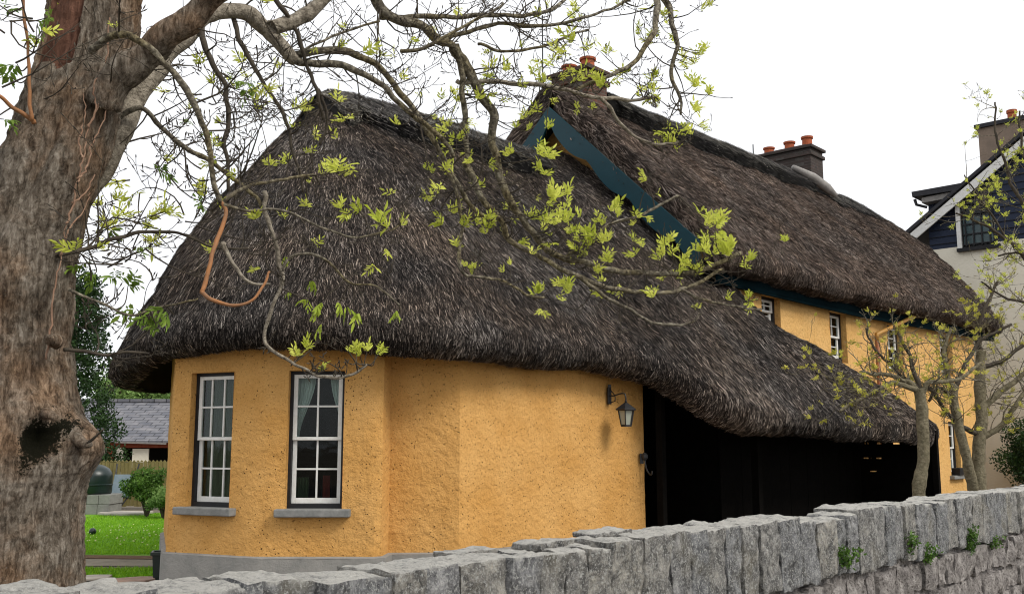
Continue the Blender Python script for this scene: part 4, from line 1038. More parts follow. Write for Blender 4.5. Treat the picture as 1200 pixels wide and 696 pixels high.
# rubble below
it = []; z = .935; k = 0
for hgt in (.20, .17, .20, .18, .22):
    s = -4 + random.uniform(0, .2)
    while s < 22:
        wdt = random.uniform(.14, .38) * (1 if s < 9 else 1.6); hj = hgt * random.uniform(.8, 1.02)
        it.append((wl(s + wdt/2, .155 + random.uniform(-.015, .012)) + Vector((0, 0, z - hgt/2 + random.uniform(-.012, .012))), (wdt, .14, hj), random.uniform(-.10, .10), 400 + k, random.random(), (8, 3, 6) if s < 8 else (4, 2, 3), .026, 7)); s += wdt + .004; k += 1
    z -= hgt
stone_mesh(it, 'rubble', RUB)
b = MB(); p = [wl(-4.2, .195), wl(24, .195), wl(24, .01), wl(-4.2, .01)]; b.prism(p, (0, 0, .965)); b.build('core', RUB, sw)
# little plants growing out of the joint
def tuft(s_, off, z, h_, n, label, seed):
    c = wl(s_, off); rg = np.random.default_rng(seed); t = thing('wall_plant', label, 'plant', (c.x, c.y, z), 0, 'weeds growing from the wall joint')
    cl = [(Vector((rg.normal(0, .025), rg.normal(0, .02), rg.uniform(0, h_))) + wn_*.03, .035) for i in range(14)]
    n = int(n*.55)
    foliage('leaves', [(v, r) for v, r in cl], n, .026, LEAFB, t, seed); b = MB()
    for v, r in cl[:8]: b.tube([(0, 0, -.02), v], .002, 4)
    b.build('stems', TWIG, t)
for (px, py, h_, n_, lb, sd_) in ((977, 660, .08, 500, 'bushy green weed, nearest of those rooted under the coping', 61), (1055, 652, .13, 330, 'thin upright green weed, second from the left under the coping', 62), (1074, 660, .12, 420, 'trailing green weed hanging from the coping joint beside the thin one', 63), (1125, 645, .15, 620, 'largest green weed climbing the coping stones', 64), (1152, 641, .07, 260, 'small green tuft, farthest to the right under the coping', 65)):
    x = (px-600)/F; # near face line offset .42
    base = wl(0, .25); k2 = (x*base.y - base.x) / (wd.x - x*wd.y); P_ = wl(k2, .25); tuft(k2, .22, at(px, py, P_.y).z, h_, n_, lb, sd_)

# ------------------------------------------------------------ trees: traced limbs with their own depth, grown twigs
class Tree:
    def __init__(s, name, label, base, seed=1, cat='tree'):
        s.t = thing(name, label, cat, tuple(base), group='small budding trees by the far end of the wall' if name == 'street_tree' else None); s.base = Vector(base); s.rg = random.Random(seed); s.tw = MB(); s.lp = []; s.leafs = []; s.dirs = []; s.buds = MB()
    def limb(s, pts, r0, r1, mat=None, n=9, name='branch', per=7, knot=.0):
        """pts: (px, py, Y); radii in metres"""
        P = catmull([tuple(at(*p)) for p in pts], per); m = len(P)
        # gentle natural crookedness
        for i in range(1, m-1):
            q = Vector(P[i]) * 3; rr = r0 + (r1-r0)*i/m
            P[i] += np.array([mn.noise(q*2), mn.noise(q*2 + Vector((9, 0, 0))), mn.noise(q*2 + Vector((0, 9, 0)))]) * (.012 if name == 'trunk' else min(.03, rr*1.0 + .004))
        if name == 'branch' and r0 < .05:
            for i in range(1, m-1): q = Vector(P[i])*14; P[i] += np.array([mn.noise(q), mn.noise(q + Vector((5, 0, 0))), mn.noise(q + Vector((0, 5, 0)))]) * min(.010, .9*r0)
        rad = [(r0 + (r1-r0)*(i/(m-1))**.85) * (1 + .16*mn.noise(Vector(P[i])*9) + .22*max(0, mn.noise(Vector(P[i])*23))) for i in range(m)]
        b = MB(); b.tube([Vector(p) - s.base for p in P], rad, n); b.build(name, mat or BRANCH, s.t, smooth=True)
        s.lp += [Vector(p) for p in P[2:]]
        return P, rad
    def twigs(s, P, rad, count, L, spread=.9, t0=.1, up=.25, leafy=.3, rmax=.006, sub=2, buds=True):
        m = len(P)
        for k in range(count):
            i = int((t0 + (1-t0)*s.rg.random()) * (m-2)); p = Vector(P[i]); t = (Vector(P[i+1]) - p)
            if t.length < 1e-6: continue
            t.normalize(); rnd = Vector((s.rg.gauss(0, 1), s.rg.gauss(0, 1)*.7, s.rg.gauss(0, 1))); side = rnd - t*rnd.dot(t); side.normalize()
            d = (t*.5 + side*spread + Vector((0, 0, up))).normalized(); s.grow(p, d, L*s.rg.uniform(.4, 1.2), min(rad[i]*.6, rmax)*s.rg.uniform(.7, 1.1), sub, leafy)
    def grow(s, p, d, L, r, sub, leafy):
        n = 7; pts = [p.copy()]; rr = [r]; cur = d.copy(); bend = Vector((s.rg.gauss(0, .18), s.rg.gauss(0, .18), s.rg.gauss(.10, .16)))
        for i in range(n):
            cur = (cur + bend + Vector((s.rg.gauss(0, .11), s.rg.gauss(0, .11), s.rg.gauss(0, .11)))).normalized(); pts.append(pts[-1] + cur*L/n); rr.append(max(.0013, r*(1 - .7*(i+1)/n)))
            if sub > 0 and i > 0 and s.rg.random() < .42:
                rn = Vector((s.rg.gauss(0, 1), s.rg.gauss(0, 1), s.rg.gauss(0, 1))); dd = (cur*.7 + rn.normalized()*.8).normalized(); s.grow(pts[-1], dd, L*s.rg.uniform(.22, .5), rr[-1]*.75, sub-1, leafy)
        s.tw.tube([q - s.base for q in pts], rr, 5, cap=False)
        e = pts[-1] - s.base; s.buds.tube([e, e + cur*.006, e + cur*.014, e + cur*.022], [.0014, .0030, .0024, .0006], 5)
        if s.rg.random() < leafy: s.leafs.append((pts[-1].copy(), cur.copy(), s.rg.uniform(.5, 1.0)))
    def path_twig(s, pts, r0, r1, mat=None):
        P = catmull([tuple(at(*p)) for p in pts], 6); m = len(P); rad = [r0 + (r1-r0)*i/(m-1) for i in range(m)]
        s.tw.tube([Vector(p) - s.base for p in P], rad, 6, cap=False); return P, rad
    def finish(s, twmat=TWIG, leaves=True, mat=LEAFY, lsize=.05, per=(9, 16), name='leaves'):
        if s.tw.v: s.tw.build('twigs', twmat, s.t, smooth=True)
        if s.buds.v: s.buds.build('buds', twmat, s.t)
        s.leafmesh(s.leafs, mat, lsize, per, name)
    def leafmesh(s, L, mat, lsize, per, name='leaves', droop=0):
        if not L: return
        V = []; S = []
        for (p, d, k) in L:
            nst = s.rg.randint(2, 4); base_sh = s.rg.uniform(.3, .9)
            for q in range(nst):
                rn = Vector((s.rg.gauss(0, 1), s.rg.gauss(0, 1), s.rg.gauss(0, .7))); st = (d*.8 + rn.normalized()*.8 + Vector((0, 0, .35 - droop))).normalized(); ls = lsize*k*s.rg.uniform(.8, 1.3)
                side = st.cross(Vector((s.rg.gauss(0, 1), s.rg.gauss(0, 1), 1))).normalized(); npair = s.rg.randint(2, 4); stl = ls*1.5
                for a_ in range(npair + 1):
                    o_ = p + st*stl*(a_ + .5)/(npair + 1)
                    for sg in ((-1, 1) if a_ < npair else (0,)):
                        dr = (st*(.7 if sg else 1) + side*sg*.75 + Vector((0, 0, -droop*.8))).normalized(); l = ls*s.rg.uniform(.55, 1.2); wv = dr.cross(st.cross(side) + Vector((s.rg.gauss(0, .3), s.rg.gauss(0, .3), s.rg.gauss(0, .3)))).normalized()
                        nn_ = dr.cross(wv); wdt = l*s.rg.uniform(.11, .17)
                        pts = [o_, o_ + dr*l*.35 + wv*wdt + nn_*l*.03, o_ + dr*l*.75 + wv*wdt*.7, o_ + dr*l - nn_*l*s.rg.uniform(-.05, .28), o_ + dr*l*.75 - wv*wdt*.7, o_ + dr*l*.35 - wv*wdt + nn_*l*.03]
                        V += [tuple(x - s.base) for x in pts]; S += [min(1, max(0, base_sh + s.rg.gauss(0, .15)))]*6
        n = len(V)//6; idx = np.arange(n*6).reshape(-1, 6)
        f = np.concatenate([idx[:, [0, 1, 2, 3]], idx[:, [0, 3, 4, 5]]])
        mesh_np(name, np.array(V), [f], mat, s.t, {'shade': S})

# ---- the big tree at the left
TB = at(-8, 696, 4.0); bt = Tree('ash_tree', 'massive old tree at the left with scarred grey brown trunk and bare budding branches', (TB.x, 4.0, 0), 3)
def trunk():
    rows = [(1100, -12, 118), (900, -12, 110), (760, -10, 103), (696, -8, 97), (640, -6, 94), (600, -4, 92), (560, -3, 93), (520, -2, 90), (470, -3, 84), (430, -4, 81), (400, -4, 81), (350, 3, 77), (300, 14, 71), (250, 34, 66), (200, 55, 61), (150, 74, 58), (100, 90, 57), (50, 104, 56), (0, 112, 55), (-60, 122, 52), (-140, 136, 48), (-260, 150, 40), (-400, 160, 30), (-560, 175, 18)]
    C_ = []; Rr = []
    for (py, cx, r) in rows:
        yy = 4.0 if py > 200 else 4.0 + (200-py)/1400
        p = at(cx, py, yy); p.z = max(p.z, -.1); C_.append((p.x, p.y, p.z)); Rr.append(r * yy / F)
    P = catmull(C_, 16); Rs = catmull([(r, 0, 0) for r in Rr], 16)[:, 0]; n = 120; V = []; moss = []; wood = []
    hole = at(42, 515, 3.81); burl = at(94, 522, 4.0)
    # resample dense
    for i in range(len(P)):
        c = Vector(P[i]); r = Rs[i]
        fl = 1 + .5*math.exp(-max(0, c.z)/.22)
        for k in range(n):
            a = 2*math.pi*k/n; d = Vector((math.cos(a), math.sin(a), 0)); p = c + d*r*fl
            q = Vector((p.x, p.y, p.z*.35)); e = .55*mn.noise(q*3.0) + .35*mn.noise(q*8) 
            rid = abs(mn.noise(Vector((p.x*16, p.y*16, p.z*4.5)))) + .5*abs(mn.noise(Vector((p.x*34, p.y*34, p.z*12))))
            off = e*.035 - (.5-rid)*.026 + .006*mn.noise(p*60)
            dh = (p - hole).length; off += .05*math.exp(-(dh/.16)**2)*1.0 - .075*math.exp(-(dh/.06)**2)
            db = (p - burl).length; off += .10*math.exp(-(db/.13)**2)
            # vertical groove
            off -= .03*math.exp(-((a - 4.95 - .25*math.sin(c.z*2.5))/.09)**2)
            V.append(p + d*off)
            dhv = p - hole; m_ = math.exp(-((dhv.x - .12*dhv.z)/.046)**2 - ((dhv.z)/.13)**2) * (1 + .9*mn.noise(p*11))*(1 if p.y < 4 else 0); dv2 = p - at(72, 600, 3.8); m_ = max(m_, .75*math.exp(-(dv2.x/.03)**2 - (dv2.z/.08)**2)); moss.append(m_ * 1.0)
            # split wood stripe near the top
            hz = at(0, 85, 4).z
            aw = (a - 4.62); wv = 1 if (c.z > hz + .02*math.sin(a*9) and abs(aw + .16) < .46 + .05*mn.noise(p*6)) else 0; wood.append(wv)
            if wv: V[-1] -= d*.022
    V = [v - bt.base for v in V]; m = len(P); idx = np.arange(m*n).reshape(m, n); q = np.stack([idx[:-1], np.roll(idx[:-1], -1, 1), np.roll(idx[1:], -1, 1), idx[1:]], -1).reshape(-1, 4)
    return mesh_np('trunk', np.array([tuple(v) for v in V]), [q], BARK, bt.t, {'moss': moss, 'wood': wood}, smooth=True)
trunk()
T = bt; L_ = T.limb
# climbing stems clinging to the right half of the trunk
TR = [(470, -3, 84), (400, -4, 81), (350, 3, 77), (300, 14, 71), (250, 34, 66), (200, 55, 61), (150, 74, 58), (100, 90, 57), (50, 104, 56), (0, 112, 55), (-60, 122, 52)]
def cling(pts, r):
    out = []
    for (px, py) in pts:
        ys = [v[0] for v in TR][::-1]; cx = np.interp(py, ys, [v[1] for v in TR][::-1]); rr = np.interp(py, ys, [v[2] for v in TR][::-1])
        yc = 4.0 + max(0, 200-py)/1400; dx = min(abs(px - cx), rr*.97); out.append((px, py, yc - math.sqrt(rr*rr - dx*dx)*yc/F - .012))
    P = catmull([tuple(at(*p)) for p in out], 6); P += rng.normal(0, .003, P.shape); b = MB(); b.tube([Vector(p) - T.base for p in P], [r*(1 - .6*i/len(P)) for i in range(len(P))], 6); b.build('clinging_stem', VINE, T.t, smooth=True)
VINE = mat_simple('vine_stem', (.20, .11, .07), (.34, .22, .15), 16, .85, .004, 60, .2)
for q_ in ([(78, 262), (86, 238), (92, 210), (98, 185), (104, 150), (118, 118)], [(92, 210), (102, 195), (108, 170), (122, 140), (130, 100)], [(72, 300), (80, 270), (96, 250), (106, 225)], [(98, 185), (92, 165), (100, 140), (98, 110)], [(55, 420), (60, 370), (66, 330), (72, 300), (78, 262)], [(86, 238), (100, 226), (112, 205)], [(104, 150), (112, 128), (110, 100), (124, 70), (128, 20)]):
    cling(q_, .0045)
mm = lambda px, Y: px*Y/F/2      # half of a pixel width as metres
# stub knot at the burl
L_([(52, 492, 3.88), (62, 491, 3.80), (66, 491, 3.775)], .026, .014, BARK, name='knot')
L_([(84, 512, 3.90), (94, 519, 3.86), (104, 520, 3.84)], .030, .012, BARK, name='knot')
L_([(100, 520, 3.85), (108, 514, 3.84), (122, 502, 3.82)], .008, .003, TWIG, name='spur')
L_([(70, 402, 3.85), (58, 400, 3.7)], .03, .02, BARK, name='knot')
P1 = L_([(40, 330, 4.08), (88, 240, 4.12), (130, 178, 4.18), (163, 112, 4.3), (196, 62, 4.45), (240, 18, 4.6), (278, 15, 4.7), (310, 30, 4.8), (333, 56, 4.85), (345, 69, 4.9)], mm(36, 4.2), mm(14, 4.8), PALEB, 14)
P2 = L_([(120, 120, 3.95), (150, 78, 3.92), (185, 48, 3.9), (222, 22, 3.88), (262, -12, 3.85), (320, -60, 3.8)], mm(44, 4), mm(22, 4), BARK, 14)
P3 = L_([(318, 34, 4.8), (345, 24, 4.85), (375, 5, 4.9), (410, -25, 4.95)], mm(20, 4.8), mm(14, 4.8), PALEB, 10)
P4 = L_([(340, 64, 4.88), (365, 60, 4.95), (398, 59, 5.0), (435, 72, 5.1), (468, 105, 5.2), (490, 134, 5.25), (512, 172, 5.3), (530, 205, 5.35), (552, 240, 5.4), (580, 262, 5.45)], mm(10, 5), mm(5, 5.3))
P5 = L_([(343, 70, 4.88), (370, 72, 4.95), (400, 76, 5.0), (435, 92, 5.05), (465, 118, 5.1), (492, 140, 5.15), (515, 160, 5.2), (532, 185, 5.25)], mm(10, 5), mm(5, 5.3))
P6 = L_([(425, -30, 5.0), (440, 0, 5.1), (455, 20, 5.15), (485, 30, 5.2), (512, 46, 5.25), (534, 55, 5.3), (543, 90, 5.35), (545, 135, 5.4), (548, 190, 5.45)], mm(16, 5.1), mm(6, 5.4), n=10)
P7 = L_([(532, 52, 5.3), (548, 75, 5.35), (562, 102, 5.4), (577, 130, 5.45), (576, 165, 5.5), (588, 210, 5.55), (602, 245, 5.6), (625, 275, 5.65), (650, 298, 5.7), (690, 311, 5.8), (740, 319, 5.9), (795, 321, 6.0), (835, 312, 6.05), (868, 297, 6.1)], mm(13, 5.3), mm(5, 6), n=10)
P8 = L_([(545, 190, 5.5), (565, 232, 5.5), (581, 253, 5.55), (599, 281, 5.6), (630, 299, 5.65), (672, 323, 5.7), (725, 339, 5.8), (777, 343, 5.9), (812, 334, 6.0), (847, 316, 6.05)], mm(8, 5.5), mm(4, 6))
P9 = L_([(662, 306, 5.72), (682, 290, 5.75), (707, 268, 5.8), (753, 250, 5.9), (795, 229, 5.95)], mm(5, 5.7), mm(3, 6))
P10 = L_([(518, 180, 5.3), (532, 218, 5.35), (541, 257, 5.4), (536, 295, 5.4), (541, 320, 5.4), (565, 324, 5.45), (595, 330, 5.5), (620, 345, 5.5), (638, 348, 5.5)], mm(5, 5.4), mm(3, 5.5))
P11 = L_([(672, 323, 5.7), (705, 343, 5.75), (735, 362, 5.8), (762, 377, 5.85), (802, 381, 5.9), (822, 368, 5.9)], mm(5, 5.7), mm(2.5, 6))
P12 = L_([(795, 337, 5.95), (820, 350, 6.0), (850, 357, 6.05), (893, 362, 6.1)], mm(4, 6), mm(2.5, 6))
P13 = L_([(445, 20, 5.15), (480, 22, 5.2), (540, 18, 5.3), (600, 20, 5.4), (640, 14, 5.5), (668, -6, 5.6)], mm(8, 5.2), mm(4, 5.5))
P14 = L_([(520, 48, 5.3), (575, 30, 5.4), (640, 31, 5.5), (690, 20, 5.6), (745, -2, 5.7)], mm(6, 5.3), mm(3, 5.6))
P15 = L_([(560, 52, 5.4), (590, 60, 5.4), (630, 56, 5.5), (668, 42, 5.55), (690, 35, 5.6)], mm(4, 5.4), mm(2.5, 5.6))
P16 = L_([(772, -30, 5.9), (770, 0, 5.85), (768, 28, 5.8), (757, 55, 5.75), (735, 78, 5.7), (705, 92, 5.65), (675, 106, 5.6)], mm(9, 5.8), mm(4, 5.6))
P17 = L_([(535, 95, 5.35), (570, 96, 5.4), (620, 98, 5.45), (660, 105, 5.5), (700, 114, 5.6), (740, 117, 5.7), (768, 114, 5.75)], mm(6, 5.4), mm(4, 5.7), PALEB)
P18 = L_([(704, 114, 5.6), (718, 132, 5.65), (735, 152, 5.7), (765, 168, 5.75), (795, 166, 5.8)], mm(5, 5.6), mm(3, 5.8), PALEB)
P19 = L_([(762, -30, 6.0), (778, 0, 5.95), (788, 25, 5.9), (793, 50, 5.9), (786, 85, 5.9), (796, 115, 5.9), (798, 135, 5.9)], mm(9, 5.9), mm(3, 5.9))
P20 = L_([(105, 60, 3.8), (140, 45, 3.75), (175, 55, 3.75), (205, 88, 3.8), (228, 125, 3.85), (243, 165, 3.9), (250, 205, 3.95), (258, 238, 4.0)], mm(9, 3.8), mm(6, 4), n=9)
P21 = L_([(258, 236, 4.0), (262, 250, 4.0), (255, 285, 3.95), (243, 318, 3.9), (236, 342, 3.88)], mm(5.5, 3.9), mm(5, 3.9), ORTW)
P22 = L_([(236, 342, 3.88), (250, 352, 3.86), (275, 358, 3.86), (298, 352, 3.88), (310, 335, 3.9), (316, 318, 3.92)], mm(5, 3.9), mm(2.5, 3.9), ORTW)
P23 = L_([(231, 18, 4.55), (238, 45, 4.5), (250, 75, 4.5), (264, 100, 4.5), (268, 140, 4.5), (264, 180, 4.5), (268, 225, 4.5)], mm(9, 4.5), mm(4, 4.5), TWIG)
P24 = L_([(273, 20, 4.7), (282, 50, 4.7), (297, 80, 4.7), (318, 112, 4.75), (335, 145, 4.8), (343, 175, 4.8), (355, 225, 4.85)], mm(7, 4.7), mm(3, 4.8), TWIG)
P25 = L_([(125, 150, 4.1), (165, 125, 4.15), (200, 160, 4.2), (235, 185, 4.25), (270, 207, 4.3), (300, 232, 4.3), (318, 262, 4.35)], mm(7, 4.1), mm(4, 4.3))
P26 = L_([(70, 300, 3.9), (95, 294, 3.95), (135, 280, 4.0), (175, 273, 4.1), (215, 276, 4.15), (250, 290, 4.2), (290, 290, 4.25)], mm(6, 3.9), mm(2.5, 4.2), TWIG)
P27 = L_([(258, 240, 4.0), (275, 226, 4.05), (305, 214, 4.1), (345, 207, 4.2), (372, 206, 4.25)], mm(5, 4), mm(3, 4.2))
P28 = L_([(310, 225, 4.3), (314, 262, 4.3), (326, 300, 4.35), (331, 328, 4.35), (320, 360, 4.35), (310, 392, 4.35), (320, 412, 4.35), (347, 427, 4.4), (378, 441, 4.4), (410, 441, 4.4), (430, 427, 4.4)], mm(6, 4.3), mm(3, 4.4), PALEB)
P29 = L_([(262, 240, 4.0), (290, 247, 4.05), (325, 245, 4.1), (370, 262, 4.2), (420, 278, 4.3), (455, 270, 4.35), (470, 262, 4.4)], mm(4, 4), mm(2, 4.3))
P30 = L_([(331, 318, 4.35), (345, 300, 4.35), (375, 303, 4.4), (410, 330, 4.45), (440, 335, 4.5), (468, 357, 4.5)], mm(4, 4.3), mm(2, 4.4))
P31 = L_([(262, 285, 4.0), (272, 310, 4.0), (290, 330, 4.0), (316, 333, 4.05)], mm(6, 4), mm(3, 4), PALEB)
P32 = L_([(40, 145, 3.75), (20, 128, 3.7), (0, 112, 3.65), (-25, 100, 3.6)], mm(6, 3.7), mm(4, 3.7), ORTW)
P33 = L_([(37, 142, 3.72), (34, 90, 3.7), (29, 40, 3.68), (25, -10, 3.65)], mm(5, 3.7), mm(3, 3.7), ORTW)
P34 = L_([(470, 60, 5.1), (500, 55, 5.1), (548, 30, 5.15), (590, 4, 5.2)], mm(5, 5), mm(3, 5))
P35 = L_([(445, 25, 5.0), (400, 38, 4.95), (372, 50, 4.9), (350, 62, 4.9)], mm(3, 5), mm(3, 5))
P36 = L_([(305, -20, 4.8), (330, 10, 4.8), (347, 35, 4.85), (360, 75, 4.9), (372, 110, 4.9), (378, 140, 4.95)], mm(7, 4.8), mm(4, 4.9), TWIG)
P37 = L_([(373, 105, 4.95), (385, 140, 5.0), (375, 170, 5.0)], mm(4, 5), mm(3, 5), TWIG)
P38 = L_([(75, 410, 3.9), (110, 415, 3.95), (150, 412, 4.0), (175, 414, 4.05)], mm(5, 3.9), mm(2.5, 4), TWIG)
P39 = L_([(80, 340, 3.9), (112, 352, 3.95), (150, 368, 4.0), (180, 362, 4.05), (232, 350, 4.05)], mm(4, 3.9), mm(2, 4))
TW = .72
for (P, c, L, lf) in ((P1, 10, .45, .15), (P3, 8, .45, .2), (P4, 26, .40, .22), (P5, 22, .38, .2), (P6, 24, .45, .18), (P7, 46, .38, .55), (P8, 32, .32, .45), (P9, 14, .25, .55), (P10, 14, .25, .4), (P11, 12, .2, .4), (P12, 6, .15, .35),
        (P13, 20, .4, .22), (P14, 18, .35, .25), (P15, 10, .3, .3), (P16, 18, .35, .45), (P17, 22, .35, .5), (P18, 8, .2, .5), (P19, 22, .35, .6), (P20, 14, .3, .12), (P23, 16, .38, .15), (P24, 18, .35, .2), (P25, 24, .35, .15), (P26, 22, .32, .15),
        (P27, 12, .3, .35), (P28, 16, .15, .25), (P29, 12, .2, .3), (P30, 8, .15, .4), (P34, 12, .35, .2), (P36, 14, .35, .1), (P37, 6, .25, .1), (P35, 6, .25, .2), (P2, 6, .4, .1), (P39, 6, .2, .1), (P38, 6, .2, .1)):
    T.twigs(P[0], P[1], int(c*TW), L, leafy=lf*(.10 if lf < .3 else .22), rmax=.0048)
# leaf bunches where the photograph has them (px, py, depth, size)
def bunch(tree, lst, mat, lsize, name, droop=0):
    out = []
    for (px, py, Y, k) in lst:
        p = at(px, py, Y); out.append((p, Vector((tree.rg.gauss(0, .4), tree.rg.gauss(0, .4), .6 - droop*1.2)).normalized(), k))
        near = min(tree.lp, key=lambda v: (v - p).length_squared) if tree.lp else None
        if near is not None and (near - p).length < .60:
            midp = (near + p)/2 + Vector((tree.rg.gauss(0, .02), tree.rg.gauss(0, .02), -.025)); P_ = catmull([tuple(near), tuple(midp), tuple(p)], 4)
            tree.tw.tube([Vector(v) - tree.base for v in P_], [.0035 - .0018*i/(len(P_)-1) for i in range(len(P_))], 5, cap=False)
    tree.leafmesh(out, mat, lsize, (9, 16), name, droop); return out
yl = [(668, 48, 5.6, 1.2), (655, 62, 5.6, 1), (690, 60, 5.6, .8), (678, 90, 5.6, 1.3), (700, 95, 5.6, 1), (625, 85, 5.5, .9), (615, 140, 5.5, 1.2), (630, 132, 5.5, 1.1), (640, 150, 5.5, 1), (598, 182, 5.5, .9), (640, 185, 5.5, 1.2), (634, 198, 5.5, .8),
 (805, 160, 5.8, 1.2), (795, 155, 5.8, .8), (790, 168, 5.8, .9), (820, 65, 5.9, 1.3), (808, 80, 5.9, 1.1), (815, 98, 5.9, 1.2), (800, 70, 5.9, .9), (828, 60, 5.9, .9), (766, 105, 5.8, .8), (405, 140, 5, 1.1), (355, 132, 4.9, 1.1), (395, 120, 5, .9), (340, 150, 4.8, .8), (465, 147, 5.1, .9), (525, 155, 5.3, 1.2), (535, 165, 5.3, 1), (500, 200, 5.3, .8),
 (530, 205, 5.35, 1.2), (560, 265, 5.4, 1.3), (545, 262, 5.4, 1), (570, 268, 5.4, 1.1), (528, 250, 5.4, 1.1), (535, 290, 5.4, .8), (648, 235, 5.6, 1.4), (665, 245, 5.6, 1.2), (640, 262, 5.6, 1.1), (660, 260, 5.6, 1), (690, 290, 5.7, 1.3), (705, 285, 5.7, 1.2), (720, 245, 5.8, 1.1), (745, 255, 5.8, 1), (752, 290, 5.9, .9),
 (790, 295, 6, 1.4), (800, 305, 6, 1.3), (775, 305, 6, 1.1), (815, 295, 6, 1.1), (838, 265, 6, 1.4), (828, 258, 6, 1), (860, 290, 6.05, 1.4), (850, 300, 6.05, 1.2), (872, 310, 6.05, 1.1), (835, 300, 6, 1.1), (820, 320, 6, 1), (795, 320, 6, .9), (590, 320, 5.5, .8), (628, 345, 5.5, .9), (663, 340, 5.6, 1), (765, 350, 5.8, .9), (548, 312, 5.4, .6), (700, 255, 5.7, .8), (620, 255, 5.6, .9), (770, 120, 5.8, .7), (672, 20, 5.5, .7), (470, 265, 4.4, .8), (357, 408, 4.4, .7), (430, 412, 4.4, .8), (422, 418, 4.4, .8), (440, 415, 4.4, .8), (445, 412, 4.4, .7), (418, 412, 4.4, .7), (410, 413, 4.4, .6), (348, 418, 4.4, .8), (318, 195, 4.4, .7), (400, 245, 4.4, .8), (360, 243, 4.3, .8), (345, 130, 4.9, .9), (362, 215, 4.4, .6)]
yl += [(x + random.gauss(0, 7), y + random.gauss(0, 6), Y + random.gauss(0, .08), k*random.uniform(.6, 1)) for (x, y, Y, k) in yl if x > 500 for _ in range(2 if y > 220 and x > 620 else 1)]
bunch(bt, yl, LEAFY, .038, 'leaves')
gl = [(175, 370, 4.05, 1.5), (195, 362, 4.05, 1.3), (160, 362, 4.05, 1.2), (185, 385, 4.05, 1), (130, 270, 4.05, 1), (112, 320, 4.0, 1), (135, 325, 4.0, 1.1), (150, 335, 4.05, 1), (95, 310, 4, .9), (20, 75, 3.7, 1.5), (12, 90, 3.7, 1.2), (45, 45, 3.7, 1.1), (8, 12, 3.7, 1.2), (60, 20, 3.75, .9), (5, 140, 3.7, 1), (285, 105, 4.6, 1), (275, 95, 4.5, .9), (185, 200, 4.2, 1), (225, 145, 4.4, .9), (235, 240, 4.1, .8), (160, 290, 4.1, .7), (250, 155, 4.4, .8), (290, 98, 4.6, .9)]
bunch(bt, gl, LEAFG, .036, 'leaves', .5)
gh = [(378, 353, 4.45, 1.4), (395, 352, 4.45, 1.5), (405, 358, 4.45, 1.4), (421, 365, 4.45, 1.3), (465, 363, 4.5, 1.2), (377, 378, 4.45, 1.2), (365, 327, 4.45, 1.1), (362, 350, 4.45, 1), (340, 340, 4.4, .8), (335, 300, 4.4, .7)]
bunch(bt, gh, mat_leaf('fresh_leaf', (.20, .30, .02), (.50, .60, .08), .45), .030, 'leaves', .9)
# fine tangle of small twigs at upper left, seen against the sky
for (a_, b_, Y, c) in (((60, 260), (240, 250), 4.4, 6), ((150, 190), (245, 235), 4.5, 6), ((130, 210), (230, 330), 4.3, 5), ((230, 120), (330, 130), 4.7, 5), ((300, 90), (350, 20), 4.8, 4), ((600, 150), (640, 60), 5.5, 4), ((560, 10), (700, 80), 5.5, 5), ((380, 20), (470, 100), 5.0, 5), ((0, 60), (60, 10), 3.7, 5), ((0, 130), (40, 60), 3.7, 4), ((100, 330), (170, 300), 4.0, 5)):
    for k in range(c):
        x0 = random.uniform(a_[0], b_[0]); y0 = random.uniform(min(a_[1], b_[1]), max(a_[1], b_[1])); p = at(x0, y0, Y + random.uniform(-.2, .3)); T.grow(p, Vector((random.gauss(0, 1), random.gauss(0, .4), random.gauss(0, .6))).normalized(), random.uniform(.2, .45), .004, 2, .12)
T.finish(TWIG, mat=LEAFY, lsize=.040)

# ---- two pollarded trees by the far end of the wall
t1 = at(1077, 640, 10); r1_ = Tree('street_tree', 'slim pollarded tree with yellow green buds in front of the carport end', (t1.x, 10, 0), 8)
Q1 = r1_.limb([(1076, 760, 10), (1076, 640, 10), (1077, 575, 10), (1082, 530, 10), (1080, 480, 10), (1077, 455, 10)], mm(16, 10), mm(12, 10), BARK2, 12, 'trunk')
Qs = [r1_.limb(p, mm(a_, 10), mm(b_, 10), BARK2 if a_ > 6 else TWIG) for p, a_, b_ in (
 ([(1078, 462, 10), (1062, 446, 10), (1035, 440, 9.9), (1008, 436, 9.8)], 8, 3), ([(1076, 458, 10), (1045, 450, 9.9), (1012, 466, 9.8), (985, 482, 9.7)], 7, 3),
 ([(1080, 460, 10), (1090, 448, 10), (1120, 445, 10.1), (1150, 425, 10.2)], 7, 3), ([(1078, 460, 10), (1070, 430, 10.1), (1060, 405, 10.1), (1050, 385, 10.2)], 6, 3), ([(1076, 455, 10), (1040, 425, 10), (1020, 400, 10), (1015, 385, 10)], 4, 2))]
for P in Qs: r1_.twigs(P[0], P[1], 18, .40, leafy=.20, rmax=.007)
for (x, y) in ((950, 440), (960, 470), (940, 490), (975, 445), (990, 460), (955, 500), (930, 465), (1000, 450)):
    p = at(1008, 455, 9.8); e = at(x, y, 9.6); d_ = e - p; r1_.grow(p, d_.normalized(), d_.length*1.0, .006, 2, .4)
r1_.finish(BRANCH, mat=LEAFO, lsize=.031)
t2 = at(1146, 640, 11); r2_ = Tree('street_tree', 'twin stemmed pollarded tree beside the far corner of the cottage', (t2.x, 11, 0), 9)
r2_.limb([(1146, 740, 11), (1146, 640, 11), (1147, 575, 11), (1147, 530, 11), (1150, 490, 11), (1148, 440, 11), (1150, 410, 11)], mm(19, 11), mm(10, 11), BARK2, 12, 'trunk')
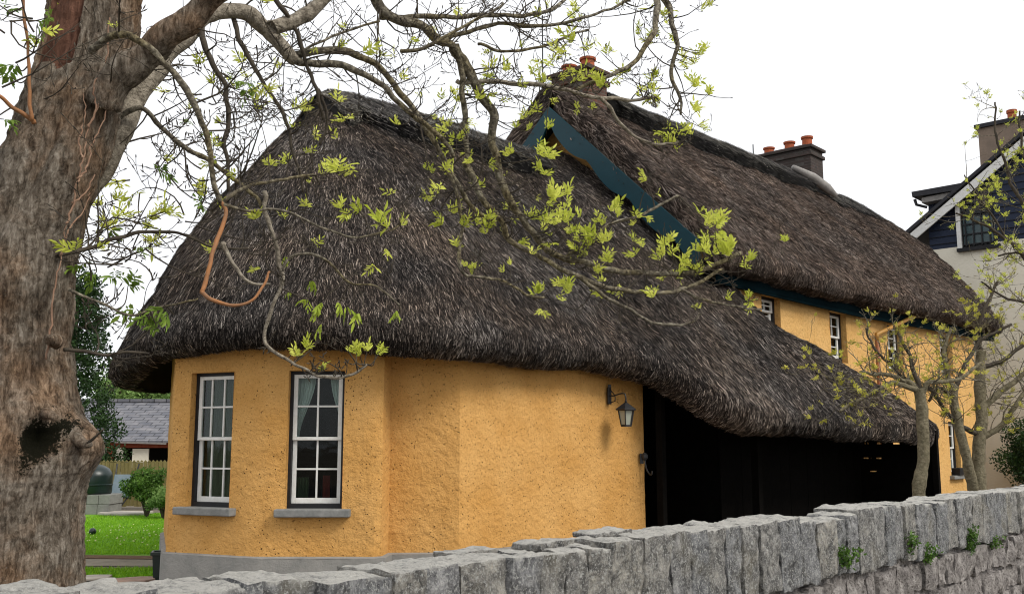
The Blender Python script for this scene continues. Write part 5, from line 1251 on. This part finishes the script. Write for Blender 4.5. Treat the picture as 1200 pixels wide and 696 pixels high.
X = r2_.limb([(1142, 580, 11), (1134, 540, 10.9), (1125, 505, 10.9), (1118, 470, 10.9), (1118, 452, 10.9)], mm(12, 11), mm(9, 11), BARK2, 10, 'trunk')
Qs = [r2_.limb(p, mm(a_, 11), mm(b_, 11), BARK2 if a_ > 6 else TWIG) for p, a_, b_ in (
 ([(1118, 458, 10.9), (1108, 425, 10.8), (1106, 405, 10.8), (1114, 385, 10.8)], 7, 3), ([(1150, 480, 11), (1178, 455, 11), (1200, 440, 11), (1225, 425, 11)], 8, 4), ([(1148, 515, 11), (1172, 500, 11), (1188, 475, 11), (1215, 440, 11)], 8, 4),
 ([(1150, 430, 11), (1175, 422, 11), (1205, 400, 11), (1230, 385, 11)], 6, 3), ([(1120, 465, 10.9), (1100, 455, 10.8), (1088, 470, 10.8)], 5, 3), ([(1150, 415, 11), (1145, 390, 11), (1155, 360, 11), (1170, 330, 11)], 6, 3), ([(1118, 455, 10.9), (1130, 430, 10.9), (1150, 400, 11), (1185, 380, 11)], 6, 3),
 ([(1150, 510, 11), (1120, 495, 10.9), (1100, 470, 10.8), (1085, 450, 10.8)], 6, 4))]
for P in Qs: r2_.twigs(P[0], P[1], 18, .42, leafy=.22, rmax=.007)
r2_.finish(BRANCH, mat=LEAFO, lsize=.032)
t3 = at(1290, 640, 9); r3_ = Tree('street_tree', 'budding tree at the right edge whose twigs cross the navy gable', (t3.x, 9, 0), 10)
r3_.limb([(1290, 760, 9), (1285, 600, 9), (1275, 450, 9), (1250, 330, 9)], .12, .06, BARK2, 10, 'trunk')
Qs = [r3_.limb(p, mm(a_, 9), mm(b_, 9), TWIG) for p, a_, b_ in (
 ([(1260, 370, 9), (1215, 320, 9), (1185, 285, 9), (1150, 262, 9), (1120, 250, 9)], 6, 2), ([(1250, 330, 9), (1210, 260, 9), (1185, 215, 9), (1168, 160, 9), (1166, 120, 9)], 6, 2), ([(1255, 345, 9), (1210, 300, 9), (1170, 300, 9)], 5, 2),
 ([(1250, 330, 9), (1225, 240, 9), (1200, 180, 9), (1195, 130, 9)], 6, 2), ([(1262, 400, 9), (1220, 360, 9), (1180, 350, 9), (1150, 330, 9)], 5, 2), ([(1185, 285, 9), (1150, 235, 9), (1130, 205, 9)], 3, 1.5))]
for P in Qs: r3_.twigs(P[0], P[1], 14, .32, leafy=.34, rmax=.0045)
r3_.finish(BRANCH, lsize=.028)
